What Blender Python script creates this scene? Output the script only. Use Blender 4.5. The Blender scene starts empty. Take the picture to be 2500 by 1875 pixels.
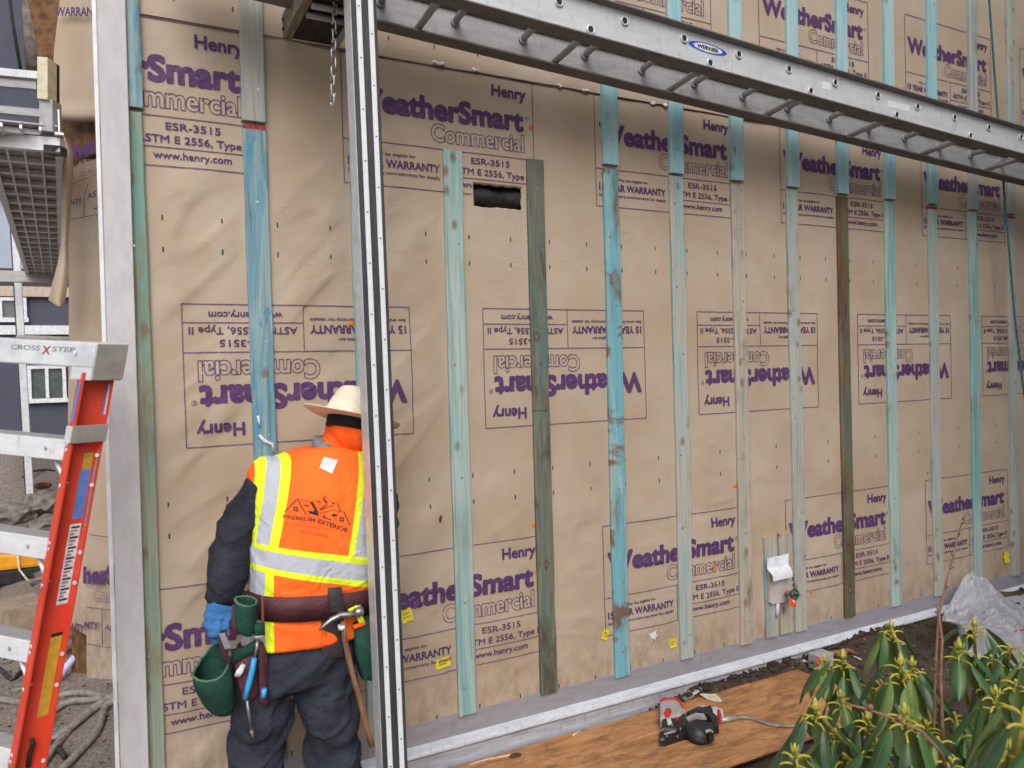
import bpy, bmesh, math, random
import numpy as np
from mathutils import Vector, Matrix

SC = bpy.context.scene
COL = SC.collection
PI = math.pi

# ------------------------------------------------------------------ camera
CAM = Vector((-0.106, -3.0573, 1.4825))
FW = Vector((0.4657, 0.8848, -0.0170)).normalized()
RT = Vector((0.8843, -0.4660, -0.0271)); RT = (RT - FW * RT.dot(FW)).normalized()
UP = RT.cross(FW)
FPX = 1878.0
cd = bpy.data.cameras.new('camera'); cam = bpy.data.objects.new('camera', cd); COL.objects.link(cam)
cam.matrix_world = Matrix(((RT.x, UP.x, -FW.x, CAM.x), (RT.y, UP.y, -FW.y, CAM.y), (RT.z, UP.z, -FW.z, CAM.z), (0, 0, 0, 1)))
cd.sensor_width = 36.0; cd.lens = FPX / 2500 * 36; cd.clip_start = 0.05; cd.clip_end = 400
cd.dof.use_dof = True; cd.dof.focus_distance = 4.4; cd.dof.aperture_fstop = 5.0
SC.camera = cam

# ------------------------------------------------------------------ daylight (overcast)
SUN_EL, SUN_AZ = math.radians(42), math.radians(200)     # azimuth: 0 = +y, clockwise
W = bpy.data.worlds.new('World'); SC.world = W; W.use_nodes = True
nt = W.node_tree; nt.nodes.clear()
wo = nt.nodes.new('ShaderNodeOutputWorld'); bg = nt.nodes.new('ShaderNodeBackground')
sky = nt.nodes.new('ShaderNodeTexSky'); sky.sky_type = 'NISHITA'; sky.sun_disc = False
sky.sun_elevation = SUN_EL; sky.sun_rotation = SUN_AZ
sky.air_density = 1.0; sky.dust_density = 4.0; sky.ozone_density = 1.0
hs = nt.nodes.new('ShaderNodeHueSaturation'); hs.inputs['Saturation'].default_value = 0.36
nt.links.new(sky.outputs[0], hs.inputs['Color']); nt.links.new(hs.outputs[0], bg.inputs[0]); nt.links.new(bg.outputs[0], wo.inputs[0])
bg.inputs[1].default_value = 0.13
sd = bpy.data.lights.new('sun', 'SUN'); sun = bpy.data.objects.new('sun', sd); COL.objects.link(sun)
sd.energy = 0.5; sd.angle = math.radians(36); sd.color = (1.0, 0.96, 0.9)
sdir = Vector((math.sin(SUN_AZ) * math.cos(SUN_EL), math.cos(SUN_AZ) * math.cos(SUN_EL), math.sin(SUN_EL)))
sun.rotation_euler = (-sdir).to_track_quat('-Z', 'Y').to_euler(); sun.location = (0, -6, 8)
vs = SC.view_settings; vs.view_transform = 'Standard'; vs.look = 'None'; vs.gamma = 1; vs.use_curve_mapping = False
vs.exposure = 0.50

# ------------------------------------------------------------------ helpers
def ray(x, y):
    return FW + RT * ((x - 1250) / FPX) - UP * ((y - 937.5) / FPX)
def aty(x, y, Y=0.0):
    d = ray(x, y); return CAM + d * ((Y - CAM.y) / d.y)
def atz(x, y, Z=0.0):
    d = ray(x, y); return CAM + d * ((Z - CAM.z) / d.z)
def atd(x, y, D):
    return CAM + ray(x, y) * D

def tag(o, label=None, cat=None, group=None, kind=None):
    if label: o['label'] = label
    if cat: o['category'] = cat
    if group: o['group'] = group
    if kind: o['kind'] = kind
    return o

def thing(name, label, cat, loc=(0, 0, 0), group=None):
    o = bpy.data.objects.new(name, None); COL.objects.link(o); o.empty_display_size = 0.1
    o.location = loc
    return tag(o, label, cat, group)

def wloc(o):
    v = Vector((0, 0, 0))
    while o is not None:
        v = v + Vector(o.location); o = o.parent
    return v

class MB:
    """mesh builder in world coordinates"""
    def __init__(s): s.v = []; s.f = []; s.sm = []; s.mi = []; s.m = 0
    def add(s, vs, fs, smooth=False):
        b = len(s.v); s.v += [tuple(p) for p in vs]
        for f in fs: s.f.append(tuple(b + i for i in f)); s.sm.append(smooth); s.mi.append(s.m)
        return s
    def box(s, a, b, M=None, bev=0.0, jit=0.0):
        x0, y0, z0 = a; x1, y1, z1 = b
        if bev <= 0:
            P = [(x, y, z) for z in (z0, z1) for (x, y) in ((x0, y0), (x1, y0), (x1, y1), (x0, y1))]
            F = [(3, 2, 1, 0), (4, 5, 6, 7), (0, 1, 5, 4), (1, 2, 6, 5), (2, 3, 7, 6), (3, 0, 4, 7)]
        else:
            bm = bmesh.new(); bmesh.ops.create_cube(bm, size=1)
            for v in bm.verts: v.co = Vector(((x0 + x1) / 2 + v.co.x * (x1 - x0), (y0 + y1) / 2 + v.co.y * (y1 - y0), (z0 + z1) / 2 + v.co.z * (z1 - z0)))
            bmesh.ops.bevel(bm, geom=bm.edges[:], offset=bev, segments=2, affect='EDGES', profile=0.6)
            bm.verts.index_update()
            P = [tuple(v.co) for v in bm.verts]; F = [tuple(v.index for v in f.verts) for f in bm.faces]; bm.free()
        if M is not None: P = [tuple(M @ Vector(p)) for p in P]
        return s.add(P, F)
    def prism(s, poly, vec, M=None):
        """poly: list of 3d points (planar loop), extruded along vec"""
        n = len(poly); vec = Vector(vec)
        P = [Vector(p) for p in poly] + [Vector(p) + vec for p in poly]
        if M is not None: P = [M @ p for p in P]
        F = [tuple(range(n - 1, -1, -1)), tuple(range(n, 2 * n))] + [(i, (i + 1) % n, n + (i + 1) % n, n + i) for i in range(n)]
        return s.add(P, F)
    def tube(s, pts, r, seg=8, cap=True, smooth=True, sq=1.0):
        pts = [Vector(p) for p in pts]; n = len(pts)
        rs = r if isinstance(r, (list, tuple)) else [r] * n
        tang = []
        for i in range(n):
            t = pts[min(i + 1, n - 1)] - pts[max(i - 1, 0)]
            tang.append(t.normalized() if t.length > 1e-9 else Vector((0, 0, 1)))
        a = Vector((0, 0, 1)) if abs(tang[0].z) < 0.9 else Vector((1, 0, 0))
        u = tang[0].cross(a).normalized(); P = []
        for i in range(n):
            u = (u - tang[i] * u.dot(tang[i])).normalized(); w = tang[i].cross(u)
            for k in range(seg):
                an = 2 * PI * k / seg
                P.append(pts[i] + u * (math.cos(an) * rs[i]) + w * (math.sin(an) * rs[i] * sq))
        F = [(i * seg + k, i * seg + (k + 1) % seg, (i + 1) * seg + (k + 1) % seg, (i + 1) * seg + k) for i in range(n - 1) for k in range(seg)]
        s.add(P, F, smooth)
        if cap:
            b = len(s.v) - n * seg
            s.f.append(tuple(b + k for k in range(seg - 1, -1, -1))); s.sm.append(False); s.mi.append(s.m)
            s.f.append(tuple(b + (n - 1) * seg + k for k in range(seg))); s.sm.append(False); s.mi.append(s.m)
        return s
    def grid(s, P, nu, nv, smooth=True):
        """P: list of nu*nv points, row major (nv per row)"""
        F = [(i * nv + j, i * nv + j + 1, (i + 1) * nv + j + 1, (i + 1) * nv + j) for i in range(nu - 1) for j in range(nv - 1)]
        return s.add(P, F, smooth)
    def loft(s, rings, smooth=True, cap=True):
        n = len(rings[0]); P = [p for r in rings for p in r]
        F = [(i * n + k, i * n + (k + 1) % n, (i + 1) * n + (k + 1) % n, (i + 1) * n + k) for i in range(len(rings) - 1) for k in range(n)]
        s.add(P, F, smooth)
        if cap:
            b = len(s.v) - len(P)
            s.f.append(tuple(b + k for k in range(n - 1, -1, -1))); s.sm.append(smooth); s.mi.append(s.m)
            s.f.append(tuple(b + len(P) - n + k for k in range(n))); s.sm.append(smooth); s.mi.append(s.m)
        return s
    def ell(s, c, r, seg=12, rings=8, M=None):
        P = []; c = Vector(c)
        for i in range(1, rings):
            th = PI * i / rings
            for k in range(seg):
                p = Vector((r[0] * math.sin(th) * math.cos(2 * PI * k / seg), r[1] * math.sin(th) * math.sin(2 * PI * k / seg), r[2] * math.cos(th)))
                P.append(c + (M @ p if M is not None else p))
        top = c + (M @ Vector((0, 0, r[2])) if M is not None else Vector((0, 0, r[2])))
        bot = c - (M @ Vector((0, 0, r[2])) if M is not None else Vector((0, 0, r[2])))
        F = [(i * seg + k, (i + 1) * seg + k, (i + 1) * seg + (k + 1) % seg, i * seg + (k + 1) % seg) for i in range(rings - 2) for k in range(seg)]
        nP = len(P); P += [top, bot]
        F += [(nP, k, (k + 1) % seg) for k in range(seg)] + [(nP + 1, (rings - 2) * seg + (k + 1) % seg, (rings - 2) * seg + k) for k in range(seg)]
        return s.add(P, F, True)
    def build(s, name, mat, parent=None, fix=False):
        me = bpy.data.meshes.new(name); me.from_pydata(s.v, [], s.f)
        for m in (mat if isinstance(mat, (list, tuple)) else [mat]): me.materials.append(m)
        me.polygons.foreach_set('use_smooth', s.sm); me.polygons.foreach_set('material_index', s.mi)
        if fix:
            bm = bmesh.new(); bm.from_mesh(me); bmesh.ops.recalc_face_normals(bm, faces=bm.faces[:]); bm.to_mesh(me); bm.free()
        me.update()
        return link(name, me, parent)

def link(name, me, parent=None):
    o = bpy.data.objects.new(name, me); COL.objects.link(o)
    if parent is not None:
        o.parent = parent; o.location = -wloc(parent)
    return o

def mod_apply(o):
    """bake modifiers into the mesh"""
    dg = bpy.context.evaluated_depsgraph_get(); dg.update()
    me = bpy.data.meshes.new_from_object(o.evaluated_get(dg), depsgraph=dg)
    old = o.data; o.modifiers.clear(); o.data = me
    bpy.data.meshes.remove(old)
    return o

# ------------------------------------------------------------------ value noise (numpy)
_rng = np.random.RandomState(7); _T = _rng.rand(256, 256)
def vn(x, y):
    xi = np.floor(x).astype(int); yi = np.floor(y).astype(int); fx = x - xi; fy = y - yi
    fx = fx * fx * fx * (fx * (fx * 6 - 15) + 10); fy = fy * fy * fy * (fy * (fy * 6 - 15) + 10)
    a = _T[xi % 256, yi % 256]; b = _T[(xi + 1) % 256, yi % 256]; c = _T[xi % 256, (yi + 1) % 256]; d = _T[(xi + 1) % 256, (yi + 1) % 256]
    return (a * (1 - fx) + b * fx) * (1 - fy) + (c * (1 - fx) + d * fx) * fy - 0.5
def fbm(x, y, o=4):
    r = 0; a = 1.0
    for k in range(o):
        r = r + a * vn(x * 2 ** k + 17.3 * k, y * 2 ** k + 9.1 * k); a *= 0.5
    return r
def sstep(a, b, x):
    t = np.clip((x - a) / (b - a), 0, 1); return t * t * (3 - 2 * t)

# ------------------------------------------------------------------ materials
class NT:
    def __init__(s, name):
        s.m = bpy.data.materials.new(name); s.m.use_nodes = True; s.t = s.m.node_tree
        s.b = s.t.nodes['Principled BSDF']; s.out = s.t.nodes['Material Output']
    def n(s, typ, **kw):
        nd = s.t.nodes.new('ShaderNode' + typ)
        for k, v in kw.items():
            if hasattr(nd, k) and not k[0].isupper(): setattr(nd, k, v)
            else: nd.inputs[k].default_value = v
        return nd
    def l(s, a, b): s.t.links.new(a, b)
    def coord(s, scale=(1, 1, 1), rnd=0.0, off=(0, 0, 0), kind='Object'):
        tc = s.n('TexCoord'); mp = s.n('Mapping'); mp.inputs['Scale'].default_value = scale; mp.inputs['Location'].default_value = off
        if rnd:
            oi = s.n('ObjectInfo'); mu = s.n('Math', operation='MULTIPLY'); s.l(oi.outputs['Random'], mu.inputs[0]); mu.inputs[1].default_value = rnd
            va = s.n('VectorMath', operation='ADD'); s.l(tc.outputs[kind], va.inputs[0]); s.l(mu.outputs[0], va.inputs[1]); s.l(va.outputs[0], mp.inputs['Vector'])
        else: s.l(tc.outputs[kind], mp.inputs['Vector'])
        return mp.outputs[0]
    def noise(s, vec, scale, detail=4, rough=0.55, dist=0.0):
        n = s.n('TexNoise'); n.inputs['Scale'].default_value = scale; n.inputs['Detail'].default_value = detail
        n.inputs['Roughness'].default_value = rough; n.inputs['Distortion'].default_value = dist
        s.l(vec, n.inputs['Vector']); return n.outputs['Fac']
    def ramp(s, fac, stops, interp='LINEAR'):
        r = s.n('ValToRGB'); cr = r.color_ramp; cr.interpolation = interp
        while len(cr.elements) < len(stops): cr.elements.new(0.5)
        for e, (p, c) in zip(cr.elements, stops):
            e.position = p; e.color = (c, c, c, 1) if isinstance(c, (int, float)) else (*c, 1)
        s.l(fac, r.inputs[0]); return r.outputs[0]
    def mix(s, fac, a, b, mode='MIX'):
        m = s.n('Mix', data_type='RGBA', blend_type=mode)
        for sock, val in ((m.inputs[0], fac), (m.inputs[6], a), (m.inputs[7], b)):
            if isinstance(val, (int, float)): sock.default_value = val
            elif isinstance(val, tuple): sock.default_value = (*val, 1)
            else: s.l(val, sock)
        return m.outputs[2]
    def math(s, op, a, b=0.0, clamp=False):
        m = s.n('Math', operation=op); m.use_clamp = clamp
        for i, v in enumerate((a, b)):
            if isinstance(v, (int, float)): m.inputs[i].default_value = v
            else: s.l(v, m.inputs[i])
        return m.outputs[0]
    def xyz(s, vec):
        x = s.n('SeparateXYZ'); s.l(vec, x.inputs[0]); return x.outputs
    def bump(s, h, strength=0.3, dist=0.01):
        b = s.n('Bump'); b.inputs['Strength'].default_value = strength; b.inputs['Distance'].default_value = dist
        s.l(h, b.inputs['Height']); s.l(b.outputs[0], s.b.inputs['Normal'])
    def set(s, color=None, rough=None, metal=None, spec=None):
        for nm, v in (('Base Color', color), ('Roughness', rough), ('Metallic', metal), ('Specular IOR Level', spec)):
            if v is None: continue
            if isinstance(v, tuple): s.b.inputs[nm].default_value = (*v, 1)
            elif isinstance(v, (int, float)): s.b.inputs[nm].default_value = v
            else: s.l(v, s.b.inputs[nm])
        return s.m

def lin(r, g, b):
    f = lambda c: (c / 255 / 12.92) if c / 255 <= 0.04045 else ((c / 255 + 0.055) / 1.055) ** 2.4
    return (f(r), f(g), f(b))

def plain(name, c1, c2=None, rough=0.6, metal=0.0, scale=20, lo=0.4, hi=0.62, bump=0.0, bscale=None, spec=None, st=(1, 1, 1), bd=0.003):
    t = NT(name); v = t.coord(st)
    if c2 is None: c2 = tuple(c * 0.8 for c in c1)
    f = t.noise(v, scale, 5, 0.6)
    t.set(t.mix(t.ramp(f, [(lo, 0.0), (hi, 1.0)]), c1, c2), rough, metal, spec)
    if bump: t.bump(t.noise(v, bscale or scale * 3, 4, 0.6), bump, bd)
    return t.m

M = {}
# ================================================================== materials of the wall
def paper_mat():
    t = NT('kraft_paper'); v = t.coord()
    big = t.noise(v, 2.2, 4, 0.55); fib = t.noise(t.coord((30, 30, 90)), 6, 3, 0.6); blo = t.noise(v, 11, 3, 0.5)
    c = t.mix(t.ramp(big, [(0.35, 0.0), (0.68, 1.0)]), lin(184, 169, 153), lin(171, 151, 130))
    c = t.mix(t.ramp(blo, [(0.5, 0.0), (0.72, 0.5)]), c, lin(181, 156, 130))
    zz = t.xyz(v)[2]; sp = t.noise(t.coord((9, 9, 5)), 2.0, 6, 0.7); low = t.math('MULTIPLY', t.ramp(zz, [(0.0, 1.0), (0.34, 0.0)]), t.ramp(sp, [(0.42, 0.0), (0.66, 1.0)]))
    c = t.mix(t.math('MULTIPLY', low, 0.55), c, lin(120, 98, 80))
    spk = t.noise(v, 70, 3, 0.6); c = t.mix(t.math('MULTIPLY', t.ramp(spk, [(0.68, 0.0), (0.72, 0.5)]), t.ramp(zz, [(0.0, 1.0), (0.6, 0.12)])), c, lin(96, 76, 60))
    c = t.mix(0.10, c, t.ramp(fib, [(0.3, 0.45), (0.7, 1.0)]), 'MULTIPLY')
    cr = t.noise(t.coord((5.5, 1, 9)), 1.0, 5, 0.55, 0.8); rd = t.math('ABSOLUTE', t.math('SUBTRACT', cr, 0.5)); rd = t.ramp(rd, [(0.0, 1.0), (0.035, 0.0)])
    mo = t.noise(v, 1.3, 2, 0.5); rd = t.math('MULTIPLY', rd, t.ramp(mo, [(0.42, 0.0), (0.62, 1.0)]))
    t.set(c, 0.62, 0.0, 0.25); t.bump(t.math('ADD', t.math('MULTIPLY', t.noise(v, 240, 2, 0.6), 0.15), t.math('MULTIPLY', rd, 0.5)), 0.35, 0.004)
    return t.m
M['paper'] = paper_mat()
M['ink'] = plain('purple_print_ink', lin(84, 54, 100), lin(94, 66, 106), 0.6, scale=60, spec=0.2)
M['ink_line'] = plain('purple_print_line', lin(104, 74, 112), lin(122, 92, 120), 0.6, scale=40, spec=0.2)
M['ink_dark'] = plain('dark_print_ink', lin(48, 36, 58), None, 0.6)
M['osb'] = plain('strand_board', lin(120, 84, 48), lin(78, 50, 26), 0.75, scale=16, bump=0.3, bscale=30)
M['black'] = plain('black_hole', (0.010, 0.010, 0.011), (0.024, 0.024, 0.026), 0.75, scale=30, bump=0.5)

def batten_mat(name, wood, teal, dark, tealamt, darkamt, knot=0.085, paint=None, paintamt=0.5, grain=1.0, band=None):
    t = NT(name)
    g = t.noise(t.coord((75, 30, 2.4), 9.0), 1.0, 6, 0.65, 0.6)
    ln = t.noise(t.coord((34, 12, 0.9), 5.0), 1.0, 3, 0.5, 1.2)
    ms = t.noise(t.coord((11, 6, 1.1), 13.0), 1.0, 5, 0.6, 0.8)
    wt = t.noise(t.coord((7, 7, 2.2), 31.0), 1.0, 6, 0.65, 0.4)
    c = t.mix(t.ramp(ms, [(0.58 - tealamt * 0.25, 0.0), (0.66 - tealamt * 0.25, 1.0)]), wood, teal)
    c = t.mix(t.math('MULTIPLY', t.ramp(ln, [(0.5, 0.0), (0.62, 1.0)]), 0.55), c, teal)
    if paint is not None:
        p = t.noise(t.coord((9, 9, 2.6), 21.0), 1.0, 7, 0.7, 0.6)
        c = t.mix(t.ramp(p, [(0.62 - paintamt * 0.35, 0.0), (0.66 - paintamt * 0.35, 1.0)]), c, paint)
    c = t.mix(t.math('MULTIPLY', t.ramp(g, [(0.52, 0.0), (0.7, 1.0)]), 0.45 * grain), c, dark)
    c = t.mix(t.math('MULTIPLY', t.ramp(wt, [(0.66 - darkamt * 0.3, 0.0), (0.76 - darkamt * 0.2, 1.0)]), 0.8), c, dark)
    if band is not None:
        bn = t.noise(t.coord((5, 3, 5.2), 41.0), 1.0, 5, 0.6, 0.5); c = t.mix(t.ramp(bn, [(0.56, 0.0), (0.62, 0.9)]), c, band)
    bl = t.noise(t.coord((6, 3, 2.6), 51.0), 1.0, 4, 0.6); c = t.mix(t.math('MULTIPLY', t.ramp(bl, [(0.55, 0.0), (0.7, 1.0)]), 0.35), c, dark)
    vo = t.n('TexVoronoi'); vo.inputs['Scale'].default_value = 1.0; t.l(t.coord((14, 0.001, 8.5), 17.0), vo.inputs['Vector'])
    km = t.noise(t.coord((3, 3, 3.1), 23.0), 1.0, 2, 0.5)
    d = t.math('ADD', vo.outputs['Distance'], t.ramp(km, [(0.50, 0.9), (0.54, 0.0)]))
    c = t.mix(t.ramp(d, [(knot * 1.5, 0.55), (knot * 3.2, 0.0)]), c, tuple(x * 0.6 for x in dark))
    c = t.mix(t.ramp(d, [(knot * 0.9, 1.0), (knot * 1.5, 0.0)]), c, lin(150, 108, 80))
    st2 = t.noise(t.coord((95, 40, 2.2), 3.0), 1.0, 5, 0.7, 0.9)
    c = t.mix(0.42 * grain, c, t.ramp(st2, [(0.34, 0.5), (0.5, 1.0), (0.66, 1.2)]), 'MULTIPLY')
    t.set(c, 0.68, 0.0, 0.3); t.bump(g, 0.35, 0.002)
    return t.m
Gw = lin(172, 170, 162); Tl = lin(146, 174, 176)
M['b_pale'] = batten_mat('pale_treated_wood', Gw, Tl, lin(112, 106, 94), 0.2, 0.12)
M['b_teal'] = batten_mat('teal_treated_wood', lin(166, 184, 180), lin(130, 172, 174), lin(104, 104, 90), 0.3, 0.12)
M['b_cyan'] = batten_mat('pale_cyan_wood', lin(164, 190, 194), lin(138, 186, 198), lin(116, 128, 122), 0.35, 0.0, grain=0.5)
M['b_blue'] = batten_mat('bright_blue_stained_wood', lin(132, 188, 198), lin(98, 172, 196), lin(116, 88, 68), 0.5, 0.42, paint=lin(48, 138, 200), paintamt=0.25)
M['b_turq'] = batten_mat('turquoise_scraped_wood', lin(148, 180, 182), lin(112, 168, 182), lin(112, 84, 64), 0.6, 0.5, band=lin(112, 82, 62))
M['b_deep'] = batten_mat('blue_grained_wood', lin(140, 164, 168), lin(104, 146, 164), lin(84, 94, 88), 0.45, 0.24, paint=lin(88, 142, 174), paintamt=0.14, grain=1.3)
M['b_dark'] = batten_mat('weathered_dark_wood', lin(120, 116, 100), lin(84, 110, 108), lin(66, 52, 40), 0.3, 0.5, grain=1.3)
M['b_rust'] = batten_mat('rusty_dark_wood', lin(118, 100, 70), lin(92, 104, 94), lin(76, 48, 30), 0.4, 0.65, grain=1.3)
M['b_pink'] = batten_mat('pinkish_bare_wood', lin(174, 165, 152), lin(160, 166, 158), lin(112, 84, 60), 0.2, 0.25, grain=1.1)
M['b_green'] = batten_mat('green_streaked_wood', lin(156, 156, 134), lin(118, 150, 142), lin(126, 106, 62), 0.15, 0.5)

# ================================================================== wall of the house
SP = 0.4064
BX = [-0.046, 0.377, 0.790, 1.191, 1.602, 2.0145, 2.420, 2.829, 3.236, 3.637, 4.052, 4.462, 4.884, 5.308, 5.715]   # left edges of the battens
BWD = 0.086
def wrinkle(x, z):
    x = np.asarray(x, float); z = np.asarray(z, float)
    d = np.full_like(x, 9.0)
    for b in BX: d = np.minimum(d, np.abs(x - (b + BWD / 2)))
    pin = sstep(0.035, 0.15, d)
    def fold(ang, fu, fv, sx, sz):
        c, s = math.cos(ang), math.sin(ang)
        u = x * c + z * s; w = -x * s + z * c
        n = vn(u * fu + sx, w * fv + sz)
        return np.where(n > 0, n * 0.45, n * 0.15) + 0.16 * np.clip(1 - np.abs(n - 0.05) * 7.5, 0, 1) ** 1.6
    left = 1 - sstep(0.75, 1.6, x)
    h = 0.048 * left * fold(math.radians(47), 1.5, 9.5, 3.1, 8.2) * sstep(0.25, 0.5, z) * (1 - 0.9 * sstep(2.0, 2.4, z))
    h = h + 0.030 * left * (1 - 0.6 * sstep(2.1, 2.5, z)) * fold(math.radians(30), 1.4, 12.0, 13.1, 2.2)
    low = 1 - sstep(0.7, 1.15, z)
    h = h + 0.030 * low * fold(math.radians(-8), 2.0, 9.0, 23.1, 5.2) * (1 - 0.6 * sstep(2.0, 4.5, x))
    h = h + 0.026 * low * fold(math.radians(28), 2.4, 8.0, 33.1, 7.2) * (1 - 0.7 * sstep(2.0, 4.0, x))
    h = h + 0.013 * fold(math.radians(-30), 1.6, 5.0, 43.1, 1.2)
    h = h + 0.010 * fold(math.radians(12), 1.2, 6.0, 53.1, 31.2)
    h = np.where(h < 0, -0.007 * np.tanh(-h / 0.007), h)
    return (h + 0.002) * (0.12 + 0.88 * pin) + 0.0015 * vn(x * 7, z * 7)
def wy(x, z, up):
    h = wrinkle(x, np.asarray(z) + (20.0 if up else 0.0)) * (0.5 if up else 1.0)
    if up: h = h + 0.006 * np.exp(-np.maximum(np.asarray(z) - 2.79, 0) / 0.08) * (1 + 2.2 * vn(np.asarray(x) * 5, np.asarray(z) * 3))
    if not up: h = h * sstep(-0.01, 0.12, np.asarray(z))
    return -(h + (0.0045 if up else 0.001))

wall = thing('house_wall', 'long house wall wrapped in brown kraft building paper printed in purple', 'wall', (2.5, 0, 0))
HX0, HX1, HZ0, HZ1 = 1.335, 1.584, 2.203, 2.313
def sheet(name, xs, zs, up):
    X, Z = np.meshgrid(xs, zs, indexing='ij'); Y = wy(X, Z, up)
    if up:
        Zs = Z + np.where(Z < 2.795, 0.006 * vn(X * 3, X * 0 + 4), 0)
    else: Zs = Z
    mb = MB(); P = np.stack([X, Y, Zs], -1).reshape(-1, 3); nv = len(zs)
    mb.v = [tuple(p) for p in P]
    for i in range(len(xs) - 1):
        for j in range(nv - 1):
            cx = (xs[i] + xs[i + 1]) / 2; cz = (zs[j] + zs[j + 1]) / 2
            if not up and HX0 < cx < HX1 and HZ0 < cz < HZ1: continue
            a = i * nv + j; mb.f.append((a, a + nv, a + nv + 1, a + 1)); mb.sm.append(True); mb.mi.append(0)
    return mb.build(name, M['paper'], wall)
def lines(a, b, st, extra=()):
    n = max(1, round((b - a) / st)); L = list(np.linspace(a, b, n + 1))
    L = [q for q in L if all(abs(q - e) > st * 0.35 for e in extra)] + list(extra)
    return np.array(sorted(L))
xs = np.concatenate([lines(-0.09, 2.0, 0.014, (HX0, HX1)), lines(2.02, 8.0, 0.026)])
sheet('lower_paper_sheet', xs, lines(-0.012, 2.86, 0.016, (HZ0, HZ1)), False)
sheet('upper_paper_sheet', lines(-0.09, 8.0, 0.028), lines(2.79, 5.0, 0.028), True)
mb = MB()
mb.box((-0.085, 0.012, -0.3), (HX0 - 0.01, 0.10, 5.0)); mb.box((HX1 + 0.01, 0.012, -0.3), (8.0, 0.10, 5.0))
mb.box((HX0 - 0.01, 0.012, -0.3), (HX1 + 0.01, 0.10, HZ0 - 0.005)); mb.box((HX0 - 0.01, 0.012, HZ1 + 0.005), (HX1 + 0.01, 0.10, 5.0))
mb.build('sheathing', M['osb'], wall)
# the cut vent opening: a dark boxed recess with a loose black membrane and curled paper edge
mb = MB()
mb.box((HX0 - 0.01, 0.10, HZ0 - 0.02), (HX1 + 0.01, 0.11, HZ1 + 0.02))
P = [(HX0 + (HX1 - HX0) * u, 0.012 + 0.05 * (1 - math.sin(PI * w)) + 0.01 * math.sin(9 * u + 3 * w), HZ0 + (HZ1 - HZ0) * w) for u in np.linspace(0, 1, 14) for w in np.linspace(0, 1, 8)]
mb.grid(P, 14, 8)
mb.build('vent_opening', M['black'], wall)

# torn paper edges folded into the cut, and the far side wall of the building
mb = MB(); rnd = random.Random(9)
for (x0, x1, z, sg) in ((HX0, HX1, HZ1, -1), (HX0, HX1, HZ0, 1)):
    P = []
    for i in range(13):
        x = x0 + (x1 - x0) * i / 12; dz = sg * (0.004 + 0.007 * rnd.random()); P += [(x, -0.004, z - sg * 0.002), (x, -0.002, z + dz * 0.5), (x, 0.010, z + dz)]
    mb.grid(P, 13, 3)
for (x, sg) in ((HX0, 1), (HX1, -1)):
    P = []
    for i in range(7):
        z = HZ0 + (HZ1 - HZ0) * i / 6; dx = sg * (0.003 + 0.006 * rnd.random()); P += [(x - sg * 0.002, -0.004, z), (x + dx * 0.5, -0.002, z), (x + dx, 0.010, z)]
    mb.grid(P, 7, 3)
mb.build('cut_paper_edge', M['paper'], wall)
mb = MB(); mb.box((-0.055, 0.101, -0.45), (0.05, 7.6, 5.0)); mb.build('side_wall', M['paper'], wall)
# ---------- printed labels
def text_mesh(body, size=1.0, bold=0.0):
    cu = bpy.data.curves.new('t', 'FONT'); cu.body = body; cu.size = size; cu.resolution_u = 3; cu.offset = bold; cu.fill_mode = 'FRONT'
    o = bpy.data.objects.new('t', cu); COL.objects.link(o)
    dg = bpy.context.evaluated_depsgraph_get(); dg.update()
    me = bpy.data.meshes.new_from_object(o.evaluated_get(dg), depsgraph=dg)
    V = np.array([v.co[:2] for v in me.vertices]); Fc = [tuple(p.vertices) for p in me.polygons]
    cnt = {}
    for f in Fc:
        for i in range(len(f)):
            e = (f[i], f[(i + 1) % len(f)]); k = (min(e), max(e)); cnt.setdefault(k, []).append(e)
    E = [v[0] for v in cnt.values() if len(v) == 1]
    bpy.data.objects.remove(o); bpy.data.curves.remove(cu); bpy.data.meshes.remove(me)
    return V, Fc, E
def fit(V, u0, u1, v_top, v_base, H_em=None):
    """scale so ink spans u0..u1 horizontally and cap top..baseline vertically (v down)"""
    V = V.copy(); x0, x1 = V[:, 0].min(), V[:, 0].max(); cap = H_em
    V[:, 0] = u0 + (V[:, 0] - x0) / (x1 - x0) * (u1 - u0)
    V[:, 1] = v_base - V[:, 1] / cap * (v_base - v_top)
    return V
CAPH = text_mesh('H', 1.0)[0][:, 1].max()
XH = text_mesh('x', 1.0)[0][:, 1].max()
def cap_of(bold): return CAPH + bold
LW, LH = 0.8806, 0.5285
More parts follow.
